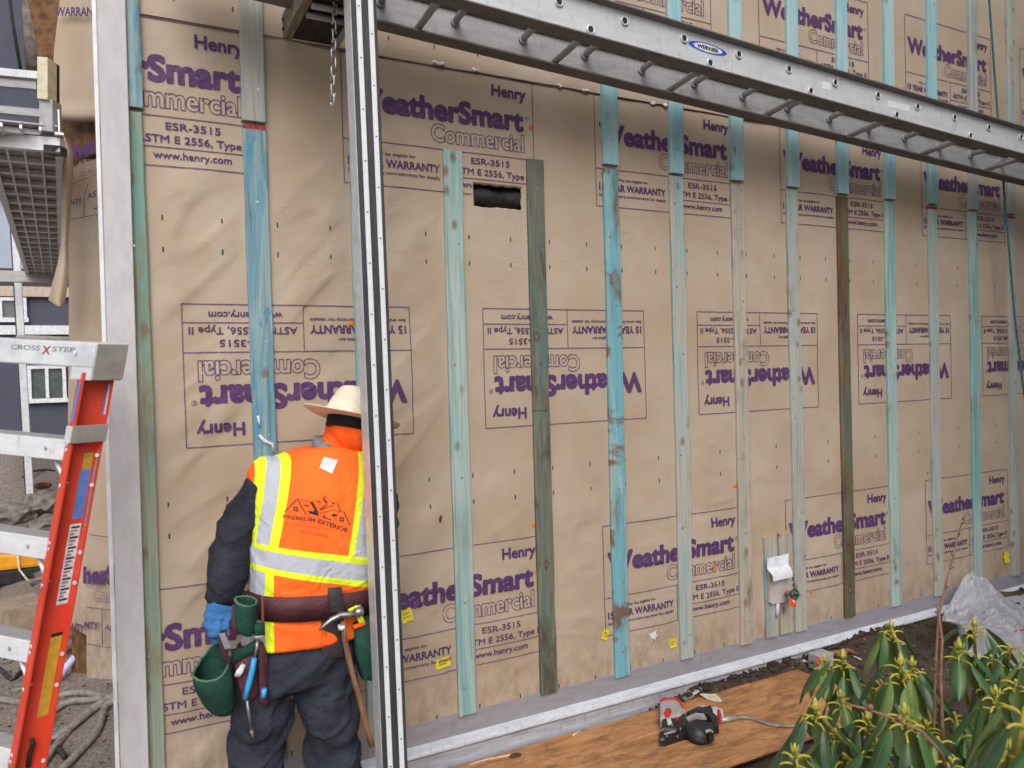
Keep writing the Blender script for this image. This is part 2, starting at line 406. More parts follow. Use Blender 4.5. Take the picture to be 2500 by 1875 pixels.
def label_geo():
    """label in its own plane: u to the right 0..LW, v down 0..LH; returns (V, F, material index)"""
    VV, FF, MI, LL = [], [], [], []
    def put(V, F, m, lift=0.0):
        b = sum(len(a) for a in VV); VV.append(V); LL.append(np.full(len(V), lift)); FF.extend(tuple(b + i for i in f) for f in F); MI.extend([m] * len(F))
    def txt(body, u0, u1, vt, vb, bold):
        V, F, E = text_mesh(body, 1.0, 0.0); k = (vb - vt) / CAPH; b = bold * k; V = fit(V, u0 + b, u1 - b, vt + b, vb - b, CAPH); put(V, F, 0); outline(V, E, b)
    def outline(V, E, b, lift=0.0005):
        if b <= 0: return
        Q = []; 
        for i, j in E:
            p, q = V[i], V[j]; L = np.hypot(*(q - p))
            if L < 1e-6: continue
            d = (q - p) / L; n = np.array([-d[1], d[0]]) * b; e = d * b * 0.6; Q += [p - n - e, q - n + e, q + n + e, p + n - e]
        put(np.array(Q), [(4 * i, 4 * i + 1, 4 * i + 2, 4 * i + 3) for i in range(len(Q) // 4)], 0, lift)
    def strip(a, b, w=0.0038):
        a = np.array(a); b = np.array(b); n = max(2, int(np.hypot(*(b - a)) / 0.03)); d = (b - a) / np.hypot(*(b - a)); p = np.array([-d[1], d[0]]) * w / 2
        V = np.array([q for k in range(n + 1) for q in (a + (b - a) * k / n - p, a + (b - a) * k / n + p)])
        put(V, [(2 * k, 2 * k + 1, 2 * k + 3, 2 * k + 2) for k in range(n)], 1)
    for a, b in (((0, 0), (LW, 0)), ((0, LH), (LW, LH)), ((0, 0), (0, LH)), ((LW, 0), (LW, LH)), ((0, 0.349), (LW, 0.349)), ((0.4425, 0.349), (0.4425, LH)), ((0.4425, 0.460), (LW, 0.460))): strip(a, b)
    txt('Henry', 0.672, 0.845, 0.034, 0.085, 0.03)
    txt('WeatherSmart', 0.024, 0.832, 0.129, 0.228, 0.042)
    txt('ESR-3515', 0.565, 0.754, 0.369, 0.396, 0.018)
    txt('ASTM E 2556, Type II', 0.466, 0.860, 0.416, 0.4435, 0.018)
    txt('www.henry.com', 0.5216, 0.790, 0.474, 0.501, 0.018)
    txt('May be eligible for', 0.129, 0.306, 0.3885, 0.4015, 0.02)
    txt('15 YEAR WARRANTY', 0.017, 0.417, 0.418, 0.452, 0.03)
    txt('See www.henry.com/warranty for details', 0.016, 0.416, 0.4665, 0.480, 0.02)
    a = [(0.850 + 0.0095 * math.cos(k * PI / 10), 0.163 + 0.0085 * math.sin(k * PI / 10)) for k in range(21)]
    for k in range(20): strip(a[k], a[k + 1], 0.0017)
    txt('R', 0.8465, 0.8535, 0.1585, 0.1675, 0.01)
    V, F, E = text_mesh('Commercial', 1.0, 0.035); V = fit(V, 0.381, 0.832, 0.241, 0.3155, cap_of(0.035)); outline(V, E, 0.0014, 0.0)
    V = np.concatenate(VV); L = np.concatenate(LL); bm = bmesh.new(); vs_ = [bm.verts.new((p[0], p[1], l)) for p, l in zip(V, L)]; 
    for f, m in zip(FF, MI):
        try: bm.faces.new([vs_[i] for i in f]).material_index = m
        except ValueError: pass
    for _ in range(3):
        E_ = [e for e in bm.edges if e.calc_length() > 0.022]
        if E_: bmesh.ops.subdivide_edges(bm, edges=E_, cuts=1); bmesh.ops.triangulate(bm, faces=[f for f in bm.faces if len(f.verts) > 4])
    bm.verts.index_update(); V = np.array([v.co[:] for v in bm.verts]); FF = [tuple(v.index for v in f.verts) for f in bm.faces]; MI = [f.material_index for f in bm.faces]; bm.free()
    return V[:, :2], FF, MI, V[:, 2]
LV, LF, LM, LLIFT = label_geo()
def place_label(x0, ztop, flip, up=False, hole=False):
    if flip: X = x0 + LW - LV[:, 0]; Z = ztop - LH + LV[:, 1]
    else: X = x0 + LV[:, 0]; Z = ztop - LV[:, 1]
    Y = wy(X, Z, up) - 0.0028 - LLIFT
    mb = MB(); mb.v = [tuple(p) for p in np.stack([X, Y, Z], -1)]
    keep = [k for k, f in enumerate(LF) if min(X[i] for i in f) > -0.085 and not (hole and any(HX0 - 0.004 < X[i] < HX1 + 0.004 and HZ0 - 0.004 < Z[i] < HZ1 + 0.004 for i in f))]
    mb.f = [LF[k][::-1] for k in keep]; mb.mi = [LM[k] for k in keep]; mb.sm = [False] * len(keep)
    return mb.build('printed_label', [M['ink'], M['ink_line']], wall)
for k in range(-1, 6):
    if k < 5: place_label(0.764 + 1.2180 * k, 2.7865, False, hole=(k == 0))
    if k >= 0 and k < 5: place_label(0.144 + 1.2192 * k, 1.761, True)
    if k < 5: place_label(0.7535 + 1.2162 * k, 0.7265, False)
    if 0 <= k < 6: place_label(0.62 + 1.2200 * k, 3.600, False, up=True)
# printed tick marks, one pair of rows between the label rows
mb = MB()
def ticks(z, x0, n, up, L=0.019):
    for k in range(n):
        x = x0 + 0.2032 * k
        q = [(x - 0.0028, z), (x + 0.0028, z), (x + 0.0028, z + L), (x - 0.0028, z + L)]
        mb.add([(a, float(wy(a, b, up)) - 0.0015, b) for a, b in q], [(0, 1, 2, 3)])
for z, x0, n, up in ((2.061, 0.0898, 30, False), (1.946, 0.0888, 30, False), (1.021, 0.0770, 30, False), (0.906, 0.0770, 30, False), (2.859, -0.05, 30, True), (2.975, -0.05, 30, True), (0.004, 0.08, 30, False)):
    ticks(z, x0, n, up)
mb.build('printed_tick_marks', M['ink_dark'], wall)
# brown mud smear left by a thumb
mb = MB(); c = aty(1073, 1266); mb.add([(c.x + dx, float(wy(c.x + dx, c.z + dz, False)) - 0.002, c.z + dz) for dx, dz in ((-.004, -.018), (.004, -.012), (.009, .006), (.006, .016), (-.003, .012), (-.009, -.004))], [(0, 1, 2, 3, 4, 5)])
M['mud'] = plain('mud', lin(92, 66, 44), lin(66, 46, 30), 0.8, scale=40); mb.build('mud_smear', M['mud'], wall)

# ================================================================== battens
LOWKIND = ['b_green', 'b_deep', 'b_teal', 'b_teal', 'b_dark', 'b_turq', 'b_pale', 'b_pink', 'b_pale', 'b_rust', 'b_teal', 'b_pale', 'b_teal', 'b_pale', 'b_pale']
LOWLAB = ['green and ochre streaked lower batten half covered by the grey corner board', 'deep blue grained lower batten behind the straw hat wearer',
  'teal lower batten mostly hidden behind the black striped pole', 'pale teal lower batten with two round knots, top end free beside the vent hole', 'weathered dark grey batten with its top end free, right of the vent hole',
  'bright blue lower batten with brown scraped patches', 'pale lower batten with blue stain along its right edge', 'pinkish bare lower batten with rust brown streaks left of the hose bib',
  'pale blue grey lower batten touching the hose bib boards', 'dark rusty brown lower batten right of the hose bib', 'mottled teal lower batten right of the rusty brown one',
  'lower batten with chevron grain, second right of the rusty brown one', 'pale teal lower batten third right of the rusty brown one', 'pale lower batten crossed by the hanging teal rope', 'rightmost pale lower batten at the edge of the photo']
UPKIND = ['b_deep', 'b_pale', None, None, None, 'b_cyan', 'b_cyan', 'b_cyan', 'b_cyan', 'b_cyan', 'b_cyan', 'b_cyan', 'b_pale', 'b_pale', 'b_pale']
UPLAB = {0: 'deep blue upper batten beside the grey corner board', 1: 'grey upper batten with red painted foot, left of the hanging chain', 5: 'bright blue upper batten with a dark notch at its top, below the aluminium ladder',
  6: 'pale teal upper batten right of the bright blue one, behind the ladder', 7: 'teal upper batten, second right of the bright blue notched one', 8: 'pale grey upper batten, third right of the bright blue notched one',
  9: 'teal upper batten, fourth right of the bright blue notched one', 10: 'strong blue upper batten, fifth right of the notched one', 11: 'teal upper batten, third from the right edge of the photo',
  12: 'grey white upper batten left of the hanging teal rope', 13: 'pale upper batten just right of the hanging teal rope', 14: 'rightmost pale upper batten at the edge of the photo'}
M['nail'] = plain('zinc_nail', (0.62, 0.64, 0.66), (0.4, 0.42, 0.44), 0.35, 0.8, scale=200)
nb = MB(); nb.prism([(0.0045 * math.cos(k * PI / 4), 0, 0.0045 * math.sin(k * PI / 4)) for k in range(8)], (0, -0.0014, 0))
_o = nb.build('nail_head', M['nail'], fix=True); NAIL = _o.data; bpy.data.objects.remove(_o)
def batten(x, z0, z1, mat, label, seed, lean=0.0, dy=0.0, grp='vertical wood battens on the papered wall'):
    rnd = random.Random(seed); bm = bmesh.new(); n = max(2, int((z1 - z0) / 0.12)); th = 0.019 + dy
    wob = [(rnd.uniform(-1, 1) * 0.0011, rnd.uniform(-1, 1) * 0.0011) for _ in range(n + 1)]
    rings = []
    for i in range(n + 1):
        z = z0 + (z1 - z0) * i / n; dx = lean * (z - z0) + 0.004 * math.sin(i * 0.35 + seed) * 0.5
        a, b = wob[i]; c = 0.0035
        xl, xr = x + dx + a, x + dx + BWD + b
        if rnd.random() < 0.10: xr -= 0.004 * rnd.random()
        rings.append([(xl, -0.0025, z), (xl, -th + c * .7, z), (xl + c, -th, z), (x + dx + BWD * .5, -th - 0.0004, z), (xr - c, -th, z), (xr, -th + c * .7, z), (xr, -0.0025, z)])
    mb = MB(); mb.loft(rings, smooth=False)
    t = thing('batten', label, 'batten', (x + BWD / 2, 0, z0), grp)
    mb.build('board', M[mat], t, fix=True)
    zz = z0 + 0.12
    while zz < z1 - 0.03:
        cx = x + lean * (zz - z0) + BWD * rnd.choice((0.3, 0.5, 0.68))
        o = link('nail_head', NAIL, t); o.location = o.location + Vector((cx, -0.0013 - th, zz)); zz += rnd.uniform(0.3, 0.6)
    return t
M['redpaint'] = plain('red_end_paint', lin(176, 40, 44), lin(120, 20, 26), 0.6, scale=60)
for i, x in enumerate(BX):
    if i == 4:
        batten(x, -0.002, 1.296, LOWKIND[i], 'weathered dark batten, lower of two butted pieces right of the vent hole', 40)
        t = batten(x, 1.299, 2.439, LOWKIND[i], LOWLAB[i], 41); continue
    LASTB = batten(x, -0.003 - 0.004 * (i % 3), 2.438 - 0.003 * (i % 2), LOWKIND[i], LOWLAB[i], 10 + i, lean=(0.001 if i % 2 else -0.001))
    if i in (1, 11, 13):     # red painted end grain at the joint
        mb = MB(); mb.box((x + 0.001, -0.0196, 2.424), (x + BWD - 0.001, -0.0010, 2.4395), bev=0.001); mb.build('painted_end', M['redpaint'], LASTB)
    if UPKIND[i]:
        t = batten(x + (0.005 if i > 7 else 0.0), 2.452 + 0.002 * (i % 3), 4.9 if i else 4.9, UPKIND[i], UPLAB[i], 60 + i, lean=0.012 if i > 7 else 0.004, dy=0.009)
# ================================================================== ground
def gz(x, y):
    """ground height"""
    x = np.asarray(x, float); y = np.asarray(y, float)
    left = 1 - sstep(-0.5, 0.9, x + 0.25 * y)
    z = -0.235 - 0.22 * left - 0.02 * sstep(0.5, 8, y)
    z = z + 0.05 * sstep(2.2, 5.0, x) * (1 - sstep(-1.6, -0.2, -np.abs(y + 0.1) - 0.1) * 0)
    bank = np.exp(-((y + 0.02) / 0.16) ** 2) * sstep(1.9, 2.7, x)
    z = z + 0.075 * bank
    rough = 0.5 + 0.5 * (1 - sstep(0.3, 1.2, np.abs(x)))
    z = z + 0.035 * fbm(x * 2.1, y * 2.1, 4) * np.where(np.abs(y) < 9, 1, 0.3)
    z = z + 0.012 * fbm(x * 14, y * 14, 3)
    inply = sstep(0.6, 0.8, x) * (1 - sstep(3.2, 3.35, x)) * sstep(-0.75, -0.62, y) * (1 - sstep(-0.075, -0.03, y))
    z = np.where(inply > 0, z * (1 - inply) + np.minimum(z, -0.245) * inply, z)
    mound = 0.9 * np.exp(-(((x + 1.6) / 1.3) ** 2 + ((y - 9.3) / 1.6) ** 2))
    return z + mound * (1 + 0.35 * fbm(x * 2.5, y * 2.5, 3))
def soil():
    t = NT('wet_soil'); v = t.coord(); a = t.noise(v, 7, 6, 0.65); b = t.noise(v, 60, 5, 0.7); w = t.noise(v, 1.1, 3, 0.5)
    c = t.mix(t.ramp(a, [(0.35, 0.0), (0.7, 1.0)]), lin(46, 36, 32), lin(76, 62, 53))
    x = t.xyz(v)
    lf = t.math('MULTIPLY', t.ramp(x[0], [(0.0, 1.0), (1.0, 0.0)]), 1.0)
    c = t.mix(t.ramp(w, [(0.45, 0.0), (0.65, 1.0)]), c, lin(96, 82, 72))
    c = t.mix(t.math('MULTIPLY', t.ramp(b, [(0.55, 0.0), (0.7, 1.0)]), 0.6), c, lin(40, 30, 26))
    c = t.mix(t.math('MULTIPLY', lf, 0.85), c, t.mix(t.ramp(b, [(0.4, 0), (0.65, 1)]), lin(158, 148, 140), lin(104, 92, 84)))
    t.set(c, 0.9, 0, 0.25); t.bump(t.math('ADD', t.math('MULTIPLY', a, 1.0), t.math('MULTIPLY', b, 0.4)), 0.8, 0.03); return t.m
M['soil'] = soil()
def axis(segs):
    L = []
    for a, b, st in segs: L += list(np.arange(a, b - 1e-6, st))
    return np.array(L + [segs[-1][1]])
gx = axis([(-60, -12, 8), (-12, -3, 0.6), (-3, -0.9, 0.12), (-0.9, 5.6, 0.04), (5.6, 9, 0.2), (9, 60, 6)])
gy = axis([(-60, -8, 8), (-8, -2.6, 0.35), (-2.6, 0.3, 0.04), (0.3, 3, 0.12), (3, 14, 0.4), (14, 70, 8)])
X, Y = np.meshgrid(gx, gy, indexing='ij'); Z = gz(X, Y)
mb = MB(); mb.grid([tuple(p) for p in np.stack([X, Y, Z], -1).reshape(-1, 3)], len(gx), len(gy))
mb.f = [f[::-1] for f in mb.f] if False else mb.f
g = mb.build('ground', M['soil'], fix=False); tag(g, kind='structure')

# clods of soil, and pale grit, beyond counting
def scatter(name, mat, n, fn, rmin, rmax, seed, flat=0.7, label=None):
    rnd = random.Random(seed); mb = MB()
    for _ in range(n):
        x, y = fn(rnd); r = rmin + (rmax - rmin) * rnd.random() ** 2.5
        z = float(gz(x, y)) + r * 0.25
        P = []
        for d in ((1, 0, 0), (-1, 0, 0), (0, 1, 0), (0, -1, 0), (0, 0, 1), (0, 0, -1)):
            q = Vector(d) * r * rnd.uniform(0.6, 1.25); q.z *= flat; P.append(q)
        R = Matrix.Rotation(rnd.random() * 6.28, 3, 'Z') @ Matrix.Rotation(rnd.uniform(-.5, .5), 3, 'X')
        P = [R @ q + Vector((x, y, z)) for q in P]
        mb.add(P, [(0, 2, 4), (2, 1, 4), (1, 3, 4), (3, 0, 4), (2, 0, 5), (1, 2, 5), (3, 1, 5), (0, 3, 5)])
    o = mb.build(name, mat); tag(o, label, kind='stuff'); return o
M['clod'] = plain('soil_clod', lin(66, 50, 42), lin(44, 34, 28), 0.9, scale=30, bump=0.5)
M['grit'] = plain('white_grit', lin(196, 194, 190), lin(150, 146, 140), 0.8, scale=40)
M['stone'] = plain('grey_stone', lin(132, 124, 118), lin(96, 88, 82), 0.85, scale=14, bump=0.4)
M['leaf_litter'] = plain('dead_leaf', lin(120, 84, 52), lin(84, 58, 38), 0.85, scale=20)
def f1(r):
    while True:
        x, y = r.uniform(2.6, 5.6), r.uniform(-1.9, -0.03)
        if r.random() < 0.25: x, y = r.uniform(1.9, 4.2), r.uniform(-0.05, -0.025)
        if not (x < 3.22 and -0.64 < y < -0.052): return x, y
scatter('soil_clods', M['clod'], 2200, f1, 0.004, 0.026, 1, label='dark soil clods along the wall foot')
scatter('white_grit', M['grit'], 520, f1, 0.003, 0.009, 2, 0.6, label='white grit sprinkled on the dark soil')
scatter('rubble_bits', M['stone'], 420, lambda r: (r.uniform(-1.3, 0.3), r.uniform(0.0, 6.0)), 0.006, 0.04, 3, label='small grey rubble on the left ground')
scatter('dead_leaves', M['leaf_litter'], 420, lambda r: (r.uniform(-1.0, 0.2), r.uniform(-0.9, 3.5)), 0.008, 0.025, 4, 0.12, label='brown leaf litter by the corner')

# ================================================================== base flashing
def sheetmetal(name, c1, c2, rough, metal, sc=8, dirt=None, spec=None):
    t = NT(name); v = t.coord((1, 3, 6)); f = t.noise(v, sc, 5, 0.6); c = t.mix(t.ramp(f, [(0.4, 0), (0.65, 1)]), c1, c2)
    if dirt:
        d = t.noise(t.coord((5, 5, 1.2)), 9, 6, 0.7); s2 = t.noise(t.coord(), 130, 3, 0.6)
        c = t.mix(t.math('MULTIPLY', t.ramp(d, [(0.55, 0), (0.72, 1)]), 0.5), c, dirt); c = t.mix(t.ramp(s2, [(0.66, 0), (0.7, 0.7)]), c, dirt)
    return t.set(c, rough, metal, spec)
M['flange'] = sheetmetal('lavender_grey_metal', lin(146, 145, 153), lin(134, 133, 142), 0.5, 0.0, dirt=lin(120, 112, 110))
M['drip'] = sheetmetal('white_coil_metal', lin(202, 206, 214), lin(182, 186, 196), 0.35, 0.0, dirt=lin(120, 104, 94))
M['footing'] = sheetmetal('pale_footing_metal', lin(176, 178, 188), lin(152, 154, 164), 0.45, 0.0, dirt=lin(96, 82, 74))
bf = thing('base_flashing', 'grey and white metal flashing running along the foot of the papered wall', 'flashing', (2.5, 0, -0.15))
XA, XB = -0.088, 8.0
def extr(poly, x0=XA, x1=XB, n=40, wob=0.0):
    rings = []
    for i in range(n + 1):
        x = x0 + (x1 - x0) * i / n; w = wob * math.sin(i * 1.7) 
        rings.append([(x, y + w, z) for y, z in poly])
    mb = MB(); mb.loft(rings, smooth=False); return mb
extr([(-0.0005, 0.004), (-0.0035, 0.003), (-0.006, -0.088), (-0.0005, -0.092)]).build('upright_flange', M['flange'], bf, fix=True)
extr([(-0.006, -0.086), (-0.036, -0.106), (-0.040, -0.112), (-0.040, -0.121), (-0.034, -0.1215), (-0.034, -0.114), (-0.003, -0.094)], wob=0.0012).build('drip_edge', M['drip'], bf, fix=True)
extr([(-0.002, -0.118), (-0.018, -0.122), (-0.018, -0.136), (-0.022, -0.137), (-0.022, -0.152), (-0.017, -0.153), (-0.017, -0.182), (-0.023, -0.183), (-0.026, -0.34), (-0.002, -0.34)], wob=0.001).build('footing_cover', M['footing'], bf, fix=True)

# ================================================================== corner board
M['primed'] = plain('grey_primed_board', lin(196, 194, 197), lin(187, 184, 188), 0.7, scale=30, st=(1, 1, 0.4), bump=0.15, bscale=120, bd=0.002)
M['white_pvc'] = plain('white_trim', lin(232, 234, 240), lin(214, 216, 224), 0.4, scale=10)
cb = thing('corner_board', 'tall pale grey corner board with white edge strip at the wall corner', 'corner board', (-0.05, -0.04, -0.4))
def slanted(x0, x1, y0, y1, z0, z1, dx0=0.0):
    mb = MB(); b = 0.002
    R = lambda z, o: [(x0 + o + b, y0, z), (x1 + o - b, y0, z), (x1 + o, y0 + b, z), (x1 + o, y1, z), (x0 + o, y1, z), (x0 + o, y0 + b, z)]
    mb.loft([R(z0, dx0), R(z1, 0)], smooth=False); return mb
slanted(-0.0865, 0.0025, -0.046, -0.021, -0.42, 5.0, -0.022).build('face_board', M['primed'], cb, fix=True)
slanted(-0.1010, -0.0870, -0.049, 0.03, -0.42, 5.0, -0.024).build('edge_strip', M['white_pvc'], cb, fix=True)

# ================================================================== pump jack pole
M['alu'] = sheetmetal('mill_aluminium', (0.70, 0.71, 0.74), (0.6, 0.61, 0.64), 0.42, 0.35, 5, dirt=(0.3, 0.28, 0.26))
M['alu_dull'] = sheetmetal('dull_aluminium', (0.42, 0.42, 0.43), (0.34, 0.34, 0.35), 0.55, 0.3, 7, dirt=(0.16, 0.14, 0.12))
M['alu_bright'] = sheetmetal('bright_ridged_strip', (0.78, 0.80, 0.85), (0.72, 0.74, 0.79), 0.36, 0.1, 12)
M['rubber'] = plain('black_rubber', (0.028, 0.027, 0.034), (0.05, 0.048, 0.056), 0.62, scale=60, st=(1, 1, 0.1))
M['screw'] = plain('screw_head', (0.35, 0.35, 0.37), (0.2, 0.2, 0.2), 0.35, 0.9, scale=200)
pole = thing('scaffold_pole', 'tall aluminium pole with black face and two bright strips beside the worker', 'pole', (0.70, -0.58, -0.25))
def px_(z): return 0.6605 - 0.0119 * (z + 0.0)
PW = 0.0855
def polebox(u0, u1, y0, y1, bev, z0=-0.25, z1=4.6):
    mb = MB(); R = lambda z: [(px_(z) + u0 + bev, y0, z), (px_(z) + u1 - bev, y0, z), (px_(z) + u1, y0 + bev, z), (px_(z) + u1, y1 - bev, z), (px_(z) + u1 - bev, y1, z), (px_(z) + u0 + bev, y1, z), (px_(z) + u0, y1 - bev, z), (px_(z) + u0, y0 + bev, z)]
    mb.loft([R(z0), R((z0 + z1) / 2), R(z1)], smooth=False); return mb
polebox(0, PW, -0.614, -0.535, 0.004).build('pole_tube', M['alu'], pole, fix=True)
polebox(0.0005, PW - 0.0005, -0.620, -0.6145, 0.001).build('rubber_face', M['rubber'], pole, fix=True)
for u in (0.0165, 0.0570):
    polebox(u, u + 0.0165, -0.6225, -0.6195, 0.0007).build('bright_strip', M['alu_bright'], pole, fix=True)
sm = MB(); sm.prism([(0.0032 * math.cos(k * PI / 4), 0, 0.0032 * math.sin(k * PI / 4)) for k in range(8)], (0, -0.0012, 0))
_o = sm.build('screw', M['screw'], fix=True); SCR = _o.data; bpy.data.objects.remove(_o)
for j, u in enumerate((0.0248, 0.0652)):
    z = 0.02 + 0.083 * j
    while z < 2.9:
        o = link('screw', SCR, pole); o.location = o.location + Vector((px_(z) + u, -0.6224, z)); z += 0.166

# ================================================================== ladder used as a plank
lad = thing('aluminium_ladder', 'long aluminium ladder laid flat overhead as a walk plank along the wall', 'ladder', (3.4, -0.35, 2.75))
LS = -0.0508
def lz(x, y): return 2.8206 + LS * (x - 1.197) - 0.09 * (y + 0.5)
LX0, LX1 = 0.12, 7.2
def rail(y, sgn, name, mat):
    """I shaped side rail; sgn=+1 means its outside faces the camera"""
    mb = MB(); n = 24
    prof = [(0.0, 0.146), (0.002 * sgn, 0.147), (0.005 * sgn, 0.139), (0.005 * sgn, 0.012), (0.0, 0.011)]
    fl = [(-0.034 * sgn, 0.1462), (-0.034 * sgn, 0.141), (-0.0005 * sgn, 0.139), (0.0055 * sgn, 0.142), (0.020 * sgn, 0.145), (0.020 * sgn, 0.150), (0.002 * sgn, 0.150)]
    fb = [(0.0056 * sgn, 0.012), (0.052 * sgn, 0.007), (0.052 * sgn, 0.0), (-0.012 * sgn, 0.0), (-0.012 * sgn, 0.005), (-0.0005 * sgn, 0.011)]
    ob = None
    for pf, nm, mt in ((prof, name, mat), (fl, 'top_flange', M['flange_shade']), (fb, 'bottom_flange', M['flange_shade'])):
        mb = MB(); rings = []
        for i in range(n + 1):
            x = LX0 + (LX1 - LX0) * i / n
            rings.append([(x, y + a, lz(x, y + a) + b) for a, b in pf])
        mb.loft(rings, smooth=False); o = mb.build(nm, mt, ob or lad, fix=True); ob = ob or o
    return ob
M['flange_shade'] = sheetmetal('shaded_flange_aluminium', (0.20, 0.185, 0.17), (0.15, 0.14, 0.13), 0.6, 0.2, 7, dirt=(0.08, 0.07, 0.06))  # occlusion under the flanges put into the base colour, dirt specks on top
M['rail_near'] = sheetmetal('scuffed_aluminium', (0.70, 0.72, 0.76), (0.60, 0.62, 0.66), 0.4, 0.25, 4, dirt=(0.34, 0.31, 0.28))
rail(-0.50, 1, 'side_rail', M['rail_near']); rail(-0.20, -1, 'side_rail', M['alu_dull'])  # far rail takes the darker metal, its shade put into the colour
def rung(x, h):
    mb = MB(); a = (x, -0.503, lz(x, -0.503) + h); b = (x, -0.197, lz(x, -0.197) + h)
    mb.tube([a, b], 0.0145, 10); mb.tube([(x, -0.491, a[2]), (x, -0.484, a[2])], 0.021, 10); mb.tube([(x, -0.216, b[2]), (x, -0.205, b[2])], 0.021, 10)
    r = mb.build('rung', M['alu_dull'], lad)
    tb = MB(); ring = [(x + 0.0165 * math.cos(k * PI / 8), -0.5045, a[2] + 0.0165 * math.sin(k * PI / 8)) for k in range(17)]
    tb.tube(ring, 0.0042, 6, cap=False); tb.build('rung_collar', M['alu'], r)
    hb = MB(); hb.prism([(x + 0.0135 * math.cos(k * PI / 8), -0.5032, a[2] + 0.0135 * math.sin(k * PI / 8)) for k in range(16)], (0, -0.0012, 0)); hb.build('rung_bore', M['black'], r, fix=True)
k = 0; x = 0.2495
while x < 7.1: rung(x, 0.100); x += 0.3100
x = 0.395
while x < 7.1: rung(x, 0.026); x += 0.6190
# oval maker's sticker
M['st_blue'] = plain('blue_sticker', lin(44, 92, 200), None, 0.4); M['st_white'] = plain('white_sticker', lin(222, 226, 232), None, 0.4); M['st_black'] = plain('black_print', (0.02, 0.02, 0.022), None, 0.5)
sx, sz = 2.243, lz(2.243, -0.5) + 0.0885
def oval(a, b, y, mat, name, par):
    mb = MB(); mb.prism([(sx + a * math.cos(k * PI / 20), y, sz + LS * a * math.cos(k * PI / 20) + b * math.sin(k * PI / 20)) for k in range(40)], (0, -0.0005, 0)); return mb.build(name, mat, par, fix=True)
st = oval(0.108, 0.0215, -0.5005, M['st_blue'], 'oval_sticker', lad); oval(0.082, 0.0165, -0.5012, M['st_white'], 'sticker_center', st)
def flat_text(body, x0, x1, z0, z1, y, slope, mat, name, par, bold=0.03, fit_h='cap'):
    V, F, E = text_mesh(body, 1.0, bold); V = fit(V, x0, x1, z1, z0, cap_of(bold)); mb = MB()
    mb.v = [(u, y, w + slope * (u - x0)) for u, w in V]; mb.f = [f for f in F]; mb.mi = [0] * len(F); mb.sm = [False] * len(F); return mb.build(name, mat, par)
flat_text('WERNER', sx - 0.062, sx + 0.062, sz - 0.0075 + LS * -0.062, sz + 0.0085 + LS * -0.062, -0.5019, LS, M['st_black'], 'sticker_lettering', st, 0.05)
for xx in (3.43, 2.95): # faded white label remains
    mb = MB(); z0 = lz(xx, -.5) + 0.055; mb.box((xx, -0.5012, z0), (xx + (0.17 if xx > 3 else 0.06), -0.5004, z0 + 0.035)); mb.build('faded_label', M['alu_bright'], lad)

# ================================================================== bracket carrying the plank
M['plydark'] = plain('dark_wet_plywood', lin(58, 46, 38), lin(36, 28, 24), 0.8, scale=9, st=(6, 1, 1))
M['oldwood'] = plain('old_grey_wood', lin(142, 136, 124), lin(116, 100, 78), 0.75, scale=10, st=(8, 1, 8), bump=0.3)
br = thing('scaffold_bracket', 'bracket with plywood deck between two arms, beside the pole at the top', 'bracket', (0.63, -0.3, 2.77))
for x0, x1 in ((0.529, 0.561), (0.716, 0.742)):
    mb = MB(); mb.box((x0, -0.66, 2.772), (x1, -0.05, 2.862), bev=0.003); mb.build('arm', M['oldwood'] if x0 < .6 else M['alu_dull'], br)
mb = MB(); mb.box((0.562, -0.60, 2.779), (0.715, -0.052, 2.796)); mb.build('deck', M['plydark'], br)
for y, z in ((-0.30, 2.765), (-0.38, 2.764)):
    mb = MB(); mb.tube([(0.562, y, z), (0.715, y, z)], 0.012, 8); mb.build('crossbar', M['alu_dull'], br)
for z in (2.80, 2.835):
    mb = MB(); mb.tube([(0.524, -0.075, z), (0.529, -0.075, z)], 0.008, 8); mb.build('bolt', M['black'], br)
# ================================================================== chain
M['chain'] = plain('galvanised_chain', (0.55, 0.55, 0.53), (0.3, 0.3, 0.28), 0.4, 0.85, scale=60)
ch = thing('chain', 'galvanised chain hanging down beside the pole from the scaffold bracket', 'chain', (0.628, -0.40, 2.41))
z = 2.422; k = 0
while z < 2.86:
    x = 0.618 + 0.06 * (z - 2.418) + 0.002 * math.sin(k * 2.1); mb = MB(); a = 0.5 if k % 2 else 0.5 + PI / 2
    pts = []
    for i in range(15):
        t = 2 * PI * i / 14; u = 0.0085 * math.cos(t); w = 0.012 * math.sin(t) + (0.0085 if math.sin(t) >= 0 else -0.0085)
        pts.append((x + u * math.cos(a), -0.40 + u * math.sin(a), z + w + 0.019))
    mb.tube(pts, 0.0032, 6, cap=False); mb.build('link', M['chain'], ch); z += 0.032; k += 1
# ================================================================== rope
M['rope'] = plain('teal_rope', lin(52, 120, 124), lin(34, 78, 88), 0.7, scale=90, st=(1, 1, 1))
mb = MB(); base = [(4.86, 4.4), (4.912, 3.748), (4.985, 3.022), (5.052, 2.445), (5.134, 1.755), (5.207, 1.353), (5.30, 0.9), (5.36, 0.3), (5.30, -0.1)]
bp = []
for i in range(len(base) - 1):
    for j in range(40):
        t = j / 40; bp.append((base[i][0] * (1 - t) + base[i + 1][0] * t, base[i][1] * (1 - t) + base[i + 1][1] * t))
for s_ in range(3):
    mb.tube([(x + 0.0036 * math.cos(2 * PI * s_ / 3 + z * 95), -0.15 + 0.0036 * math.sin(2 * PI * s_ / 3 + z * 95), z) for x, z in bp], 0.0042, 5)
tag(mb.build('rope', M['rope']), 'twisted teal rope hanging in front of the wall at the far right', 'rope')

